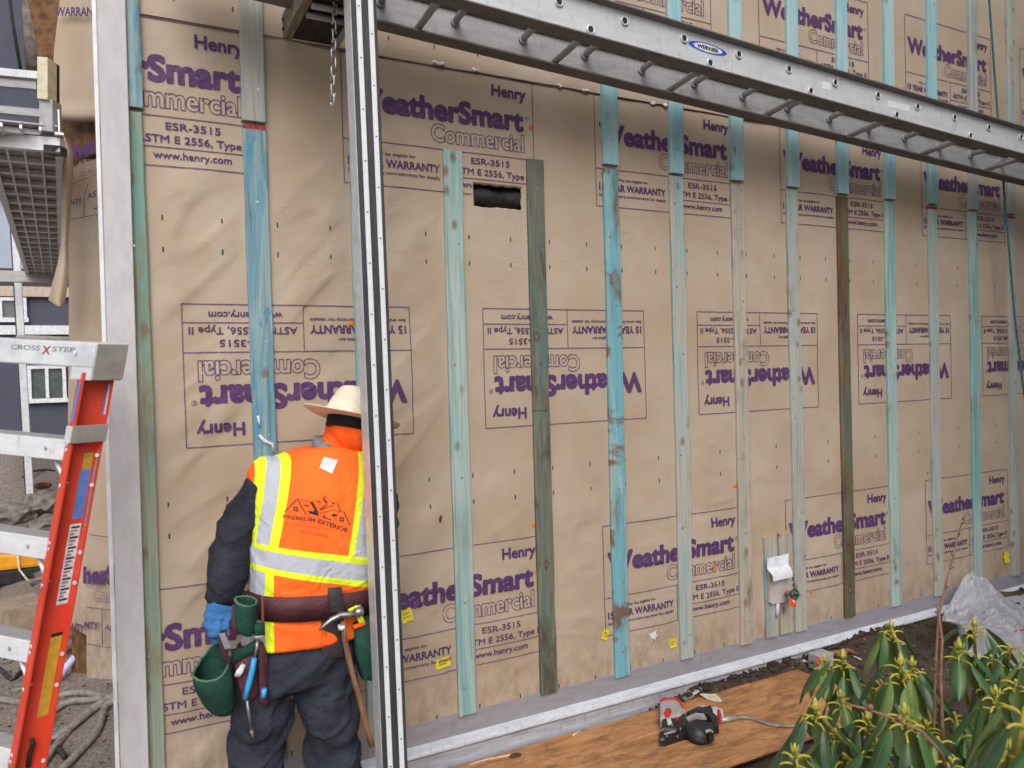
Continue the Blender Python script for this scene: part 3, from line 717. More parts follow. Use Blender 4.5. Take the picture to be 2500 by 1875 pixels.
# ================================================================== orange cap nails, yellow notes, white blobs
M['capo'] = plain('orange_plastic_cap', lin(226, 128, 30), lin(208, 108, 24), 0.45, scale=30)
CN = [((1296.5, 311.7), 'orange cap nail at the right edge of the printed box under the ladder'), ((1302.5, 1280), 'orange cap nail tucked against the left edge of the weathered dark batten'),
      ((1794, 1185.6), 'orange cap nail at the left edge of the pinkish bare batten'), ((1979, 1444), 'orange cap nail right of the hose bib, below the printed box'), ((2263.7, 1152.7), 'orange cap nail at the far right above the lower print'),
      ((378, 1290), 'orange cap nail right of the green streaked batten by the corner'), ((856, 789.5), 'orange cap nail just left of the black striped pole'), ((1740, 1381), 'orange cap nail on the lettering below the lower right box')]
for (a, b), lab in CN:
    c = aty(a, b); y = float(wy(c.x, c.z, False)); mb = MB(); r = 0.0125
    mb.loft([[(c.x + q * r * math.cos(k * PI / 8), y - h, c.z + q * r * math.sin(k * PI / 8)) for k in range(16)] for q, h in ((1, 0.0), (1, 0.0016), (0.75, 0.0026), (0.3, 0.0028))])
    t = thing('cap_nail', lab, 'cap nail', (c.x, y, c.z), 'orange cap nails in the paper'); mb.build('cap', M['capo'], t, fix=True)
    n = MB(); n.prism([(c.x + 0.003 * math.cos(k * PI / 3), y - 0.0027, c.z + 0.003 * math.sin(k * PI / 3)) for k in range(6)], (0, -0.001, 0)); n.build('nail_head', M['capo'], t, fix=True)
M['note'] = plain('yellow_note', lin(222, 208, 44), lin(206, 190, 36), 0.6, scale=12)
YN = [((990, 1500), 0.05, 0.055, 0.2, 'yellow note half hidden behind the pole above the printed WARRANTY'), ((1079, 1616), 0.068, 0.04, 0.09, 'wide yellow note stuck on the small print left of the teal batten'), ((1476, 1548), 0.036, 0.05, -0.42, 'tilted yellow note left of the bright blue batten'),
      ((1641, 1569), 0.042, 0.045, 0.12, 'yellow note left of the pale batten, right of the white splash'), ((2452, 1359), 0.06, 0.07, 0.0, 'crumpled yellow note at the far right of the wall')]
for (a, b), w, h, ro, lab in YN:
    c = aty(a, b); mb = MB(); n = 6; P = []
    for i in range(n):
        for j in range(n):
            u = (i / (n - 1) - 0.5) * w; v = (j / (n - 1) - 0.5) * h; x = c.x + u * math.cos(ro) - v * math.sin(ro); z = c.z + u * math.sin(ro) * 1 + v * math.cos(ro)
            P.append((x, float(wy(x, z, False)) - 0.0025 - 0.006 * max(0, (0.5 - j / (n - 1)) * 2) ** 2 * (1 if i % 2 else 0.6) - (0.01 * abs(math.sin(7 * u / w + 5 * v / h)) if a > 2400 else 0), z))
    mb.grid(P, n, n)
    t = thing('yellow_note', lab, 'note', (c.x, c.y, c.z), 'yellow notes stuck to the wall'); mb.build('paper', M['note'], t)
    for k in range(2):
        z = c.z + h * (0.12 - 0.25 * k); s2 = MB(); s2.add([(c.x + q * w * 0.28 + 0.003 * math.sin(9 * q), float(wy(c.x, z, False)) - 0.0075, z + d + 0.002 * math.sin(20 * q) + math.sin(ro) * q * w * 0.28) for q, d in ((-1, 0), (-.5, .001), (0, 0), (.5, .001), (1, 0))] + [(c.x + q * w * 0.28, float(wy(c.x, z, False)) - 0.0075, z + 0.003 + math.sin(ro) * q * w * 0.28) for q in (1, .5, 0, -.5, -1)], [tuple(range(10))])
        s2.build('scribble', M['ink_dark'], t)
M['blob'] = plain('white_sealant', lin(226, 228, 228), lin(200, 202, 202), 0.35, scale=60)
for k, ((a, b), w, lab) in enumerate([((1068, 158), 0.05, 'white sealant smear on the paper lap, nearest the pole'), ((1158, 175), 0.03, 'white sealant dab on the paper lap, second from the pole'), ((1363, 212), 0.025, 'white sealant dab on the lap just right of the printed box'),
      ((1426, 224), 0.03, 'white sealant dab on the lap left of the blue batten'), ((1591, 254), 0.03, 'white sealant dab on the lap right of the notched blue batten'), ((1621, 260), 0.022, 'small white sealant dab on the lap by the teal batten')]):
    c = aty(a, b); rnd = random.Random(k); mb = MB()
    for q in range(4):
        mb.ell((c.x + (q - 1.5) * w / 4, -0.012 - 0.002 * rnd.random(), c.z + rnd.uniform(-.004, .004) - 0.01 * (q - 1.5) * w), (w / 4.6, 0.005, 0.0055 + 0.004 * rnd.random()), 8, 6)
    tag(mb.build('sealant_dab', M['blob']), lab, 'sealant', 'white sealant dabs along the paper lap')
c = aty(1590, 1551); mb = MB(); rnd = random.Random(5); pts = []
for k in range(22):
    r = (0.022 if k % 3 else 0.038) * rnd.uniform(0.45, 1); an = 2 * PI * k / 22; pts.append((c.x + r * math.cos(an), float(wy(c.x, c.z, False)) - 0.003, c.z + r * math.sin(an)))
mb.prism(pts, (0, -0.002, 0)); tag(mb.build('white_splash', M['blob'], fix=True), 'white splash of filler low on the wall between two yellow notes', 'filler')

# ================================================================== hose bib on two short boards
hb = thing('hose_bib', 'brass hose tap on a grey plate with white hood, orange tag and green wheel', 'tap', (3.05, -0.05, 0.25))
for (xa, xb, za, zb, lab) in ((3.008, 3.094, -0.004, 0.545, 'left short grey board behind the hose tap'), (3.117, 3.203, -0.004, 0.553, 'right short grey board behind the hose tap')):
    mb = MB(); mb.box((xa, -0.021, za), (xb, -0.003, zb), bev=0.003); t = thing('short_board', lab, 'board', ((xa + xb) / 2, 0, za), 'short boards behind the hose tap'); mb.build('board', M['b_pink'] if xa > 3.1 else M['b_pale'], t)
    mb = MB(); mb.box((xa + .002, -0.0215, zb - 0.004), (xb - .002, -0.0025, zb + 0.0012)); mb.build('cut_end', M['freshcut'] if 'freshcut' in M else M.setdefault('freshcut', plain('fresh_cut_wood', lin(206, 162, 122), lin(184, 136, 98), 0.75, scale=60)), t)
M['plate'] = plain('grey_vinyl_plate', lin(190, 182, 176), lin(172, 164, 160), 0.55, scale=12)
M['hood'] = plain('white_metal_hood', lin(228, 232, 238), lin(206, 210, 218), 0.4, scale=30)
M['brass'] = plain('dirty_brass', (0.5, 0.4, 0.24), (0.3, 0.24, 0.16), 0.35, 0.9, scale=60)
M['tago'] = plain('orange_tag', lin(244, 92, 40), None, 0.5); M['wheelg'] = plain('green_wheel', lin(20, 84, 72), lin(12, 54, 50), 0.45, scale=60)
yb = -0.040
def hp(x, y, Y=yb): return aty(1840 + x / 6.913, 1320 + y / 6.913, Y)
mb = MB(); q = [hp(262, 500), hp(640, 440), hp(645, 1000), hp(600, 1030), hp(330, 1072), hp(280, 1050)]; mb.prism(q, (0, 0.018, 0)); mb.build('plate', M['plate'], hb, fix=True)
Pp = []
L0, R0 = hp(225, 297, -.044), hp(585, 216, -.044)
for i, (ly, yy) in enumerate(((0, -.044), (90, -.046), (180, -.049), (205, -.056), (250, -.075), (300, -.079), (392, -.081))):
    xo = 0 if i < 3 else (20, 60, 92, 108)[i - 3]
    for j in range(7):
        t = j / 6; p = hp(225 + xo * 1.0 + (585 + xo * 0.65 - 225 - xo) * t, 297 + ly + (-81) * t, yy); Pp.append(p)
mb.__init__(); mb.grid(Pp, 7, 7, False); o = mb.build('hood', M['hood'], hb); md = o.modifiers.new('s', 'SOLIDIFY'); md.thickness = 0.002; mod_apply(o)
mb = MB(); a = hp(560, 880, -.045); mb.tube([a, a + Vector((0.0, -0.05, 0.0))], 0.012, 10); mb.tube([a + Vector((-0.028, -0.02, 0.012)), a + Vector((0.0, -0.04, 0))], 0.009, 8); mb.tube([a + Vector((-0.012, -0.045, 0)), a + Vector((-0.02, -0.062, -0.036))], [0.012, 0.014], 10); mb.tube([a + Vector((0, -0.05, 0)), a + Vector((0.02, -0.075, 0.004))], 0.008, 8); mb.build('valve', M['brass'], hb)
wc = hp(690, 905, -0.115); ax = Vector((-0.1, -0.97, 0.15)).normalized(); u = ax.cross(Vector((0, 0, 1))).normalized(); w = u.cross(ax)
mb = MB(); ring = [wc + u * (0.024 * (1 + 0.08 * (k % 2)) * math.cos(k * PI / 12)) + w * (0.024 * (1 + 0.08 * (k % 2)) * math.sin(k * PI / 12)) for k in range(25)]
mb.tube(ring, 0.0055, 6, cap=False)
for k in range(3):
    dd = u * math.cos(k * PI / 3) + w * math.sin(k * PI / 3); mb.tube([wc - dd * 0.022, wc + dd * 0.022], 0.003, 6)
mb.build('hand_wheel', M['wheelg'], hb)
mb = MB(); q = [hp(590, 985, -.12), hp(700, 960, -.12), hp(722, 1030, -.118), hp(715, 1120, -.116), hp(650, 1125, -.116), hp(612, 1060, -.118)]; mb.prism(q, (0, 0.001, 0)); tg = mb.build('paper_tag', M['tago'], hb, fix=True)
mb = MB(); q = [hp(655, 1000, -.1215), hp(690, 995, -.1215), hp(700, 1040, -.1195), hp(668, 1048, -.1195)]; mb.prism(q, (0, -0.0004, 0)); mb.build('tag_print', M['st_white'], tg, fix=True)
mb = MB(); q = [hp(580, 850, -.1), hp(630, 835, -.1), hp(640, 890, -.1), hp(600, 910, -.1)]; mb.prism(q, (0, 0.003, 0)); mb.build('washer', M['tago'], hb, fix=True)
M['pipe'] = plain('lilac_white_pipe', lin(196, 200, 230), lin(176, 180, 214), 0.4, scale=20)
mb = MB(); mb.tube([hp(405, 1045, -.03), hp(400, 1270, -.03)], 0.011, 10); mb.build('pipe', M['pipe'], hb)

# ================================================================== plywood sheet on the ground
def ply_mat():
    t = NT('weathered_plywood'); v = t.coord((1.3, 7.0, 7.0)); a = t.noise(v, 2.6, 7, 0.65, 0.9); b = t.noise(t.coord((2.2, 5, 5)), 3.0, 6, 0.7, 0.6); g = t.noise(t.coord((7, 60, 60)), 2, 4, 0.6)
    c = t.mix(t.ramp(a, [(0.3, 0), (0.7, 1)]), lin(208, 156, 106), lin(160, 108, 68))
    c = t.mix(t.ramp(b, [(0.46, 0), (0.64, 0.7)]), c, lin(112, 82, 60)); c = t.mix(t.math('MULTIPLY', t.ramp(g, [(0.5, 0), (0.75, 1)]), 0.4), c, lin(96, 58, 34))
    t.set(c, 0.6, 0, 0.35); t.bump(g, 0.3, 0.003); return t.m
M['ply'] = ply_mat(); M['plyedge'] = plain('red_sealed_edge', lin(120, 40, 28), lin(84, 44, 30), 0.7, scale=20)
pl = thing('plywood_sheet', 'narrow weathered plywood sheet lying on the soil along the wall', 'plywood', (2.0, -0.33, -0.22))
PZ = -0.196
rnd = random.Random(3); top = []
ed = [(0.72, -0.625)] + [(0.72 + 2.49 * i / 30, -0.628 + rnd.uniform(-.003, .003)) for i in range(1, 30)] + [(3.208, -0.62), (3.215, -0.40), (3.20, -0.19), (3.19, -0.052)] + [(3.19 - 2.47 * i / 20, -0.045 + rnd.uniform(-.004, .004)) for i in range(1, 21)]
mb = MB(); mb.prism([(x, y, PZ - 0.0115) for x, y in ed], (0, 0, 0.0115)); mb.build('top_veneer', M['ply'], pl, fix=True)
mb = MB(); mb.prism([(x, y + (0.002 if y < -.3 else -0.002), PZ - 0.019) for x, y in ed], (0, 0, 0.0073)); mb.build('edge_plies', M['plyedge'], pl, fix=True)
mb = MB(); mb.box((2.0, -0.60, -0.30), (2.09, -0.08, PZ - 0.0195)); mb.box((2.9, -0.60, -0.30), (2.99, -0.08, PZ - 0.0195)); mb.build('bearer', M['plydark'], pl)
# ================================================================== the worker
from mathutils.bvhtree import BVHTree
def sup(cx, cy, z, a, b, n=28, e=2.5, rot=0.0, tx=0.0, ty=0.0):
    P = []
    for k in range(n):
        t = 2 * PI * k / n; c, s = math.cos(t), math.sin(t)
        x = a * math.copysign(abs(c) ** (2 / e), c); y = b * math.copysign(abs(s) ** (2 / e), s)
        xr = x * math.cos(rot) - y * math.sin(rot); yr = x * math.sin(rot) + y * math.cos(rot)
        P.append((cx + xr, cy + yr, z + tx * xr + ty * yr))
    return P
def limb(mb, pts):
    """pts: (x,y,z,r) chain of round joints"""
    n = len(pts); P = []; R = []
    for i in range(n - 1):
        a, b = Vector(pts[i][:3]), Vector(pts[i + 1][:3])
        for k in range(5):
            t = k / 5; P.append(a.lerp(b, t)); R.append(pts[i][3] * (1 - t) + pts[i + 1][3] * t)
    P.append(Vector(pts[-1][:3])); R.append(pts[-1][3])
    mb.tube(P, R, 14)
    for p in pts: mb.ell(p[:3], (p[3],) * 3, 14, 9)
def remesh(o, vox, sm=6, fac=0.5):
    m = o.modifiers.new('r', 'REMESH'); m.mode = 'VOXEL'; m.voxel_size = vox
    s = o.modifiers.new('s', 'SMOOTH'); s.iterations = sm; s.factor = fac
    mod_apply(o); o.data.polygons.foreach_set('use_smooth', [True] * len(o.data.polygons)); return o
def displace(o, fn):
    me = o.data; n = len(me.vertices); co = np.empty(n * 3); me.vertices.foreach_get('co', co); co = co.reshape(-1, 3)
    no = np.empty(n * 3); me.vertices.foreach_get('normal', no); no = no.reshape(-1, 3)
    co = co + no * fn(co)[:, None]; me.vertices.foreach_set('co', co.ravel()); me.update(); return o
def fold3(co, ax, f1, f2, seed):
    """long folds running along ax"""
    ax = Vector(ax).normalized(); u = ax.cross(Vector((0, 1, 0.2))).normalized(); w = ax.cross(u)
    A = co @ np.array(ax); B = co @ np.array(u); Cc = co @ np.array(w)
    return vn(A * f1 + seed, B * f2 + Cc * f2 * 0.7 + seed * 1.7)

def cloth(name, c1, c2, rough=0.85, wscale=260, bump=0.25, sheen=0.0, spec=0.2, sc=9, crease=0.5):
    t = NT(name); v = t.coord(); a = t.noise(v, sc, 5, 0.6); f = t.noise(v, wscale, 2, 0.5)
    c = t.mix(t.ramp(a, [(0.35, 0), (0.68, 1)]), c1, c2); cr = t.math('ABSOLUTE', t.math('SUBTRACT', t.noise(t.coord((1, 1, 1.6)), 13, 4, 0.5, 0.7), 0.5)); cr = t.ramp(cr, [(0.0, 1.0), (0.09, 0.0)])
    t.set(c, rough, 0, spec); t.bump(t.math('ADD', t.math('MULTIPLY', f, 0.35), t.math('MULTIPLY', cr, crease)), max(bump, 0.35), 0.006)
    return t.m
M['jacket'] = cloth('dark_navy_nylon', lin(48, 50, 62), lin(32, 34, 44), 0.75, 120, 0.2, spec=0.25, crease=1.3)
M['trouser'] = cloth('navy_work_cloth', lin(58, 62, 76), lin(40, 42, 50), 0.88, crease=0.9)
M['skin'] = plain('skin', lin(166, 120, 92), None, 0.5)
M['hood'] = M['hood']; M['orange_knit'] = cloth('orange_fleece', lin(255, 112, 44), lin(246, 92, 30), 0.9)
M['straw'] = cloth('pale_straw', lin(236, 226, 206), lin(220, 206, 182), 0.75, 400, 0.5, sc=14)
M['strap'] = cloth('black_strap', lin(30, 30, 34), lin(20, 20, 24), 0.6)
M['glove'] = cloth('blue_knit_glove', lin(70, 124, 176), lin(48, 96, 150), 0.8, 200, 0.4)
M['maroon'] = cloth('maroon_leather', lin(92, 48, 54), lin(66, 36, 40), 0.6, 60, 0.3, spec=0.35)
M['gpouch'] = cloth('green_canvas', lin(40, 82, 70), lin(26, 54, 46), 0.75, 60, 0.3)
M['gtrim'] = cloth('worn_green_trim', lin(96, 122, 104), lin(60, 92, 78), 0.8)
M['tantrim'] = cloth('tan_leather', lin(146, 92, 62), lin(110, 68, 48), 0.7)
M['boot'] = cloth('brown_boot', lin(70, 52, 40), lin(50, 38, 30), 0.7)
M['greycollar'] = cloth('grey_collar', lin(150, 146, 150), lin(110, 106, 112), 0.9, 120, 0.4, sc=40)

person = thing('person', 'worker seen from behind in orange safety vest, straw hat, dark trousers and tool belt', 'person', (0.46, -0.33, -0.26))
LA = [(0.378, -0.30, 1.105, 0.066), (0.266, -0.325, 0.965, 0.066), (0.228, -0.345, 0.82, 0.061), (0.207, -0.365, 0.755, 0.048)]
RA = [(0.76, -0.29, 1.09, 0.068), (0.797, -0.24, 0.92, 0.066), (0.77, -0.13, 0.90, 0.058), (0.745, -0.075, 0.94, 0.046)]
TOR = [(0.44, 0.43, -0.345, 0.205, 0.135), (0.58, 0.475, -0.35, 0.205, 0.135), (0.70, 0.512, -0.35, 0.200, 0.130), (0.80, 0.535, -0.345, 0.222, 0.135),
       (0.95, 0.552, -0.335, 0.236, 0.140), (1.07, 0.566, -0.322, 0.243, 0.138), (1.145, 0.578, -0.308, 0.232, 0.125), (1.195, 0.590, -0.295, 0.185, 0.105), (1.225, 0.615, -0.28, 0.105, 0.080)]
# --- body: one continuous figure under the clothes
mb = MB()
mb.loft([sup(cx, cy, z, a - 0.035, b - 0.03) for z, cx, cy, a, b in TOR])
limb(mb, [(x, y, z, r * 0.6) for x, y, z, r in LA] + [(0.2, -0.375, 0.70, 0.03)]); limb(mb, [(x, y, z, r * 0.6) for x, y, z, r in RA] + [(0.74, -0.06, 1.0, 0.03)])
limb(mb, [(0.37, -0.35, 0.46, 0.085), (0.302, -0.345, 0.16, 0.055), (0.29, -0.33, -0.17, 0.04), (0.285, -0.24, -0.22, 0.035)])
limb(mb, [(0.555, -0.35, 0.46, 0.085), (0.572, -0.345, 0.15, 0.055), (0.585, -0.33, -0.17, 0.04), (0.59, -0.24, -0.22, 0.035)])
limb(mb, [(0.60, -0.285, 1.18, 0.07), (0.66, -0.245, 1.27, 0.055)])
HC = atd(866, 1040, 2.80)
mb.ell(HC, (0.072, 0.092, 0.10), 16, 12); mb.ell(HC + Vector((0.01, 0.062, -0.045)), (0.05, 0.045, 0.05), 12, 8); mb.ell(HC + Vector((0.012, 0.105, -0.012)), (0.013, 0.02, 0.02), 8, 6)
mb.ell(HC + Vector((0, 0.075, 0.02)), (0.055, 0.03, 0.018), 10, 6); mb.ell(HC + Vector((0.014, 0.097, -0.052)), (0.022, 0.012, 0.008), 8, 6)
for s_ in (-1, 1): mb.ell(HC + Vector((0.076 * s_, 0.0, -0.01)), (0.010, 0.022, 0.032), 8, 6)
for k in range(4):
    mb.tube([(0.735 + 0.015 * k, -0.05, 1.0), (0.735 + 0.017 * k, -0.045, 1.035), (0.735 + 0.016 * k, -0.03, 1.06)], [0.009, 0.008, 0.007], 8)
mb.tube([(0.725, -0.07, 0.985), (0.708, -0.06, 1.01), (0.705, -0.045, 1.03)], [0.010, 0.009, 0.008], 8)
remesh(mb.build('body', M['skin'], person), 0.008, 4)
eb = MB()
for s_ in (-1, 1): eb.ell(HC + Vector((0.01 + 0.027 * s_, 0.094, 0.005)), (0.010, 0.008, 0.007), 8, 6)
eb.build('eyes', M['st_black'], person)
# --- jacket
mb = MB(); mb.loft([sup(cx, cy, z, a - 0.02, b - 0.02) for z, cx, cy, a, b in TOR[1:-2]]); limb(mb, LA); limb(mb, RA)
j = remesh(mb.build('jacket', M['jacket'], person), 0.009, 5)
def jd(co):
    h = np.zeros(len(co)); am = np.zeros(len(co))
    for ch in (LA, RA):
        for i in range(3):
            a, b = np.array(ch[i][:3]), np.array(ch[i + 1][:3]); d = b - a; L = np.linalg.norm(d); t = ((co - a) @ d) / L / L; q = np.clip(t, 0, 1)
            dist = np.linalg.norm(co - (a + q[:, None] * d), axis=1); s_ = (t + i) * L * 1.0
            m = np.clip(1 - np.abs(dist - ch[i][3]) / 0.05, 0, 1) * ((t > -0.1) & (t < 1.1))
            ph = 2.4 * vn(co[:, 0] * 11, co[:, 2] * 11 + co[:, 1] * 7)
            am = np.maximum(am, m); h = np.maximum(h, m * 0.004 * (0.4 + np.abs(np.sin(t * L * 46 + ph * 3.4 + i))) )
    return h + np.clip(am * 3, 0, 1) * (0.009 * np.clip(1 - np.abs(fold3(co, (0.8, 0.2, 0.55), 6, 17, 3.0)) * 7, 0, 1) + 0.010 * vn(co[:, 0] * 14 + co[:, 1] * 5, co[:, 2] * 26 + co[:, 1] * 9) + 0.006 * vn(co[:, 0] * 40, co[:, 2] * 44))
displace(j, jd)
mb = MB()   # knitted cuff
c0, c1 = Vector(LA[2][:3]).lerp(Vector(LA[3][:3]), 0.75), Vector(LA[3][:3]) + Vector((-0.004, -0.004, -0.018)); mb.tube([c0, c1], [0.05, 0.044], 16); mb.build('cuff', M['strap'], j)
# --- trousers
mb = MB(); mb.loft([sup(cx, cy, z, a, b) for z, cx, cy, a, b in ((0.435, 0.437, -0.345, 0.192, 0.130), (0.54, 0.462, -0.348, 0.202, 0.134), (0.60, 0.48, -0.35, 0.186, 0.118), (0.70, 0.512, -0.35, 0.178, 0.108))])
limb(mb, [(0.348, -0.35, 0.49, 0.120), (0.322, -0.35, 0.36, 0.098), (0.298, -0.345, 0.16, 0.084), (0.29, -0.335, -0.05, 0.078), (0.29, -0.33, -0.17, 0.078)])
limb(mb, [(0.534, -0.35, 0.49, 0.120), (0.550, -0.35, 0.34, 0.096), (0.564, -0.345, 0.14, 0.083), (0.578, -0.335, -0.05, 0.077), (0.585, -0.33, -0.17, 0.077)])
mb.ell((0.44, -0.35, 0.455), (0.12, 0.118, 0.06), 14, 10)
tr = remesh(mb.build('trousers', M['trouser'], person), 0.009, 4)
displace(tr, lambda co: 0.018 * fold3(co, (0.75, 0, 0.66), 4, 17, 2.0) * sstep(0.75, 0.55, co[:, 2]) + 0.022 * fold3(co, (0.9, 0, -0.35), 5, 19, 7.0) * (1 - sstep(0.32, 0.5, co[:, 2])) + 0.005 * vn(co[:, 0] * 30, co[:, 2] * 30) + 0.012 * np.clip(1 - np.abs(fold3(co, (0.85, 0, 0.5), 5, 15, 11.0)) * 7, 0, 1) + 0.012 * np.clip(1 - np.abs(fold3(co, (0.9, 0, -0.4), 5, 13, 17.0)) * 7, 0, 1) * (1 - sstep(0.3, 0.5, co[:, 2])))
for cx in (0.288, 0.588):
    mb = MB(); mb.ell((cx, -0.27, -0.215), (0.047, 0.125, 0.045), 14, 10); mb.tube([(cx, -0.33, -0.23), (cx, -0.33, -0.10)], [0.05, 0.055], 14); mb.box((cx - 0.046, -0.385, -0.262), (cx + 0.046, -0.15, -0.238), bev=0.008)
    remesh(mb.build('boot', M['boot'], person), 0.008, 3)
# --- vest, with its stripes laid out on the cloth
def linz(p, q, Y=-0.455):
    a, b = aty(*p, Y), aty(*q, Y); return a, b
def vest_mat():
    t = NT('orange_safety_vest'); v = t.coord(); X = t.xyz(v); w = t.noise(v, 400, 2, 0.5); nz = t.noise(v, 7, 4, 0.6)
    org = t.mix(t.ramp(nz, [(0.35, 0), (0.7, 1)]), lin(255, 122, 40), lin(252, 100, 32)); yel = lin(232, 250, 46); sil = lin(186, 190, 202)
    def xline(p, q):   # signed: x - line(z)
        a, b = linz(p, q); k = (b.x - a.x) / (b.z - a.z); return t.math('SUBTRACT', X[0], t.math('ADD', t.math('MULTIPLY', X[2], k), a.x - k * a.z))
    def zline(p, q):
        a, b = linz(p, q); k = (b.z - a.z) / (b.x - a.x); return t.math('SUBTRACT', X[2], t.math('ADD', t.math('MULTIPLY', X[0], k), a.z - k * a.x))
    def AND(a, b): return t.math('MULTIPLY', a, b)
    pos = lambda s_: t.math('GREATER_THAN', s_, 0.0); neg = lambda s_: t.math('LESS_THAN', s_, 0.0)
    c = org
    vb = pos(zline((612, 1335), (842, 1358)))
    lo = AND(pos(xline((614, 1331), (640, 1125))), neg(xline((679.7, 1331), (724, 1120)))); li = AND(pos(xline((631, 1331), (667, 1120))), neg(xline((658.6, 1331), (700, 1120))))
    ro = AND(pos(xline((843, 1345), (876, 1165))), neg(xline((906, 1345), (936, 1165)))); ri = AND(pos(xline((858, 1345), (892, 1165))), neg(xline((890, 1345), (922, 1165))))
    c = t.mix(AND(t.math('MAXIMUM', lo, ro), vb), c, yel); c = t.mix(AND(t.math('MAXIMUM', li, ri), vb), c, sil)
    b1 = AND(neg(zline((612.7, 1329.5), (841.8, 1352))), pos(zline((612.7, 1396), (790.5, 1418)))); b2 = AND(neg(zline((609.7, 1341.5), (845, 1368.6))), pos(zline((606.7, 1381), (850.8, 1410))))
    c = t.mix(b1, c, yel); c = t.mix(b2, c, sil)
    low = neg(zline((612.7, 1396), (790.5, 1418)))   # the stripe stubs under the band
    c = t.mix(AND(low, AND(pos(xline((632, 1430), (632, 1400))), neg(xline((667, 1440), (667, 1400))))), c, yel); c = t.mix(AND(low, AND(pos(xline((600, 1430), (600, 1400))), neg(xline((648, 1440), (648, 1400))))), c, sil)
    c = t.mix(0.12, c, t.ramp(w, [(0.3, 0.5), (0.7, 1.0)]), 'MULTIPLY')
    cr = t.math('ABSOLUTE', t.math('SUBTRACT', t.noise(t.coord((1.2, 1, 0.9)), 8, 4, 0.5, 0.9), 0.5)); cr = t.ramp(cr, [(0.0, 1.0), (0.1, 0.0)])
    dz = t.noise(v, 16, 5, 0.7); c = t.mix(t.math('MULTIPLY', t.ramp(dz, [(0.56, 0), (0.75, 1)]), 0.22), c, lin(120, 96, 70))
    t.set(c, 0.75, 0, 0.3); t.bump(t.math('ADD', t.math('MULTIPLY', w, 0.3), t.math('MULTIPLY', cr, 1.1)), 0.4, 0.008); return t.m
M['vest'] = vest_mat()
VT = [(0.580, 0.482, -0.352, 0.212, 0.142), (0.64, 0.495, -0.352, 0.206, 0.136)] + [(z, cx, cy, a + 0.004, b + 0.004) for z, cx, cy, a, b in TOR[2:3]] + [(z, cx, cy, a + 0.014, b + 0.013) for z, cx, cy, a, b in TOR[3:7]] + [(1.200, 0.592, -0.293, 0.212, 0.112), (1.228, 0.618, -0.28, 0.135, 0.09)]
mb = MB(); mb.loft([sup(cx, cy, z, a, b, 40, 2.6) for z, cx, cy, a, b in VT])
mb.ell((0.374, -0.302, 1.118), (0.073, 0.092, 0.098), 18, 14); mb.ell((0.762, -0.29, 1.10), (0.075, 0.09, 0.10), 18, 14)
vest = remesh(mb.build('safety_vest', M['vest'], person), 0.0065, 4)
displace(vest, lambda co: 0.013 * fold3(co, (0.62, 0, -0.78), 3.5, 15, 4.0) * sstep(0.45, 0.62, co[:, 0]) * (1 - sstep(0.95, 1.08, co[:, 2])) + 0.007 * fold3(co, (0.95, 0, -0.15), 4, 16, 9.0) + 0.006 * fold3(co, (0.1, 0, 1), 3, 12, 5.0) * sstep(0.9, 1.0, co[:, 2]) + 0.007 * np.clip(1 - np.abs(fold3(co, (0.7, 0, -0.7), 3, 11, 14.0)) * 8, 0, 1) * sstep(0.5, 0.66, co[:, 0]) + 0.005 * np.clip(1 - np.abs(fold3(co, (1, 0, 0.1), 3, 13, 19.0)) * 8, 0, 1) * (1 - sstep(0.9, 1.0, co[:, 2])))
bvh = BVHTree.FromObject(vest, bpy.context.evaluated_depsgraph_get())
off = Vector(vest.location)
wv = wloc(vest)
def on_vest(x, y, lift=0.0016):
    d = ray(x, y).normalized(); h, n, i, s_ = bvh.ray_cast(CAM - wv, d)
    return (h + wv + n * lift) if h else aty(x, y, -0.46)
M['logo'] = plain('black_vest_print', lin(46, 22, 30), None, 0.7); M['logo3'] = plain('washed_out_print', lin(226, 84, 34), lin(206, 70, 30), 0.7, scale=200); M['logo2'] = plain('faded_vest_print', lin(150, 44, 26), None, 0.7)
def q(zx, zy): return (660 + zx / 8.296, 1150 + zy / 8.296)
def vest_poly(mb, pts, sub=6):
    P = [Vector(q(*p)) for p in pts]
    if len(P) == 4:
        g = [P[0].lerp(P[1], i / sub).lerp(P[3].lerp(P[2], i / sub), j / 2) for i in range(sub + 1) for j in range(3)]
        mb.grid([on_vest(*p) for p in g], sub + 1, 3, False)
    else: mb.add([on_vest(*p) for p in P], [tuple(range(len(P)))])
def stroke(mb, a, b, w):
    a, b = Vector(a), Vector(b); d = (b - a).normalized(); n = Vector((-d.y, d.x)) * w / 2; vest_poly(mb, [a - n, b - n, b + n, a + n])
mb = MB()
for a, b, w in (((555, 575), (715, 865), 18), ((1355, 650), (1425, 810), 18), ((1490, 830), (1610, 1095), 20), ((680, 690), (775, 705), 22), ((1005, 775), (1150, 680), 20), ((1070, 560), (1150, 650), 34), ((1075, 530), (1130, 525), 22), ((1060, 935), (1230, 985), 20), ((1065, 935), (1110, 900), 26), ((965, 610), (1015, 640), 18), ((1250, 640), (1300, 665), 26)): stroke(mb, a, b, w)
vest_poly(mb, [(800, 630), (860, 620), (975, 840), (900, 790)]); vest_poly(mb, [(745, 800), (880, 820), (985, 910), (800, 860)]); vest_poly(mb, [(880, 780), (965, 835), (985, 910), (880, 850)]); vest_poly(mb, [(1225, 900), (1290, 860), (1360, 885), (1290, 930)])
for cx, cy in ((515, 765), (1445, 975)):
    for dx, dy in ((-26, -26), (26, -20), (-26, 26), (26, 32)): vest_poly(mb, [(cx + dx - 19, cy + dy - 20), (cx + dx + 19, cy + dy - 16), (cx + dx + 19, cy + dy + 20), (cx + dx - 19, cy + dy + 16)], 2)
mb.build('house_emblem', M['logo'], vest)
mb = MB()
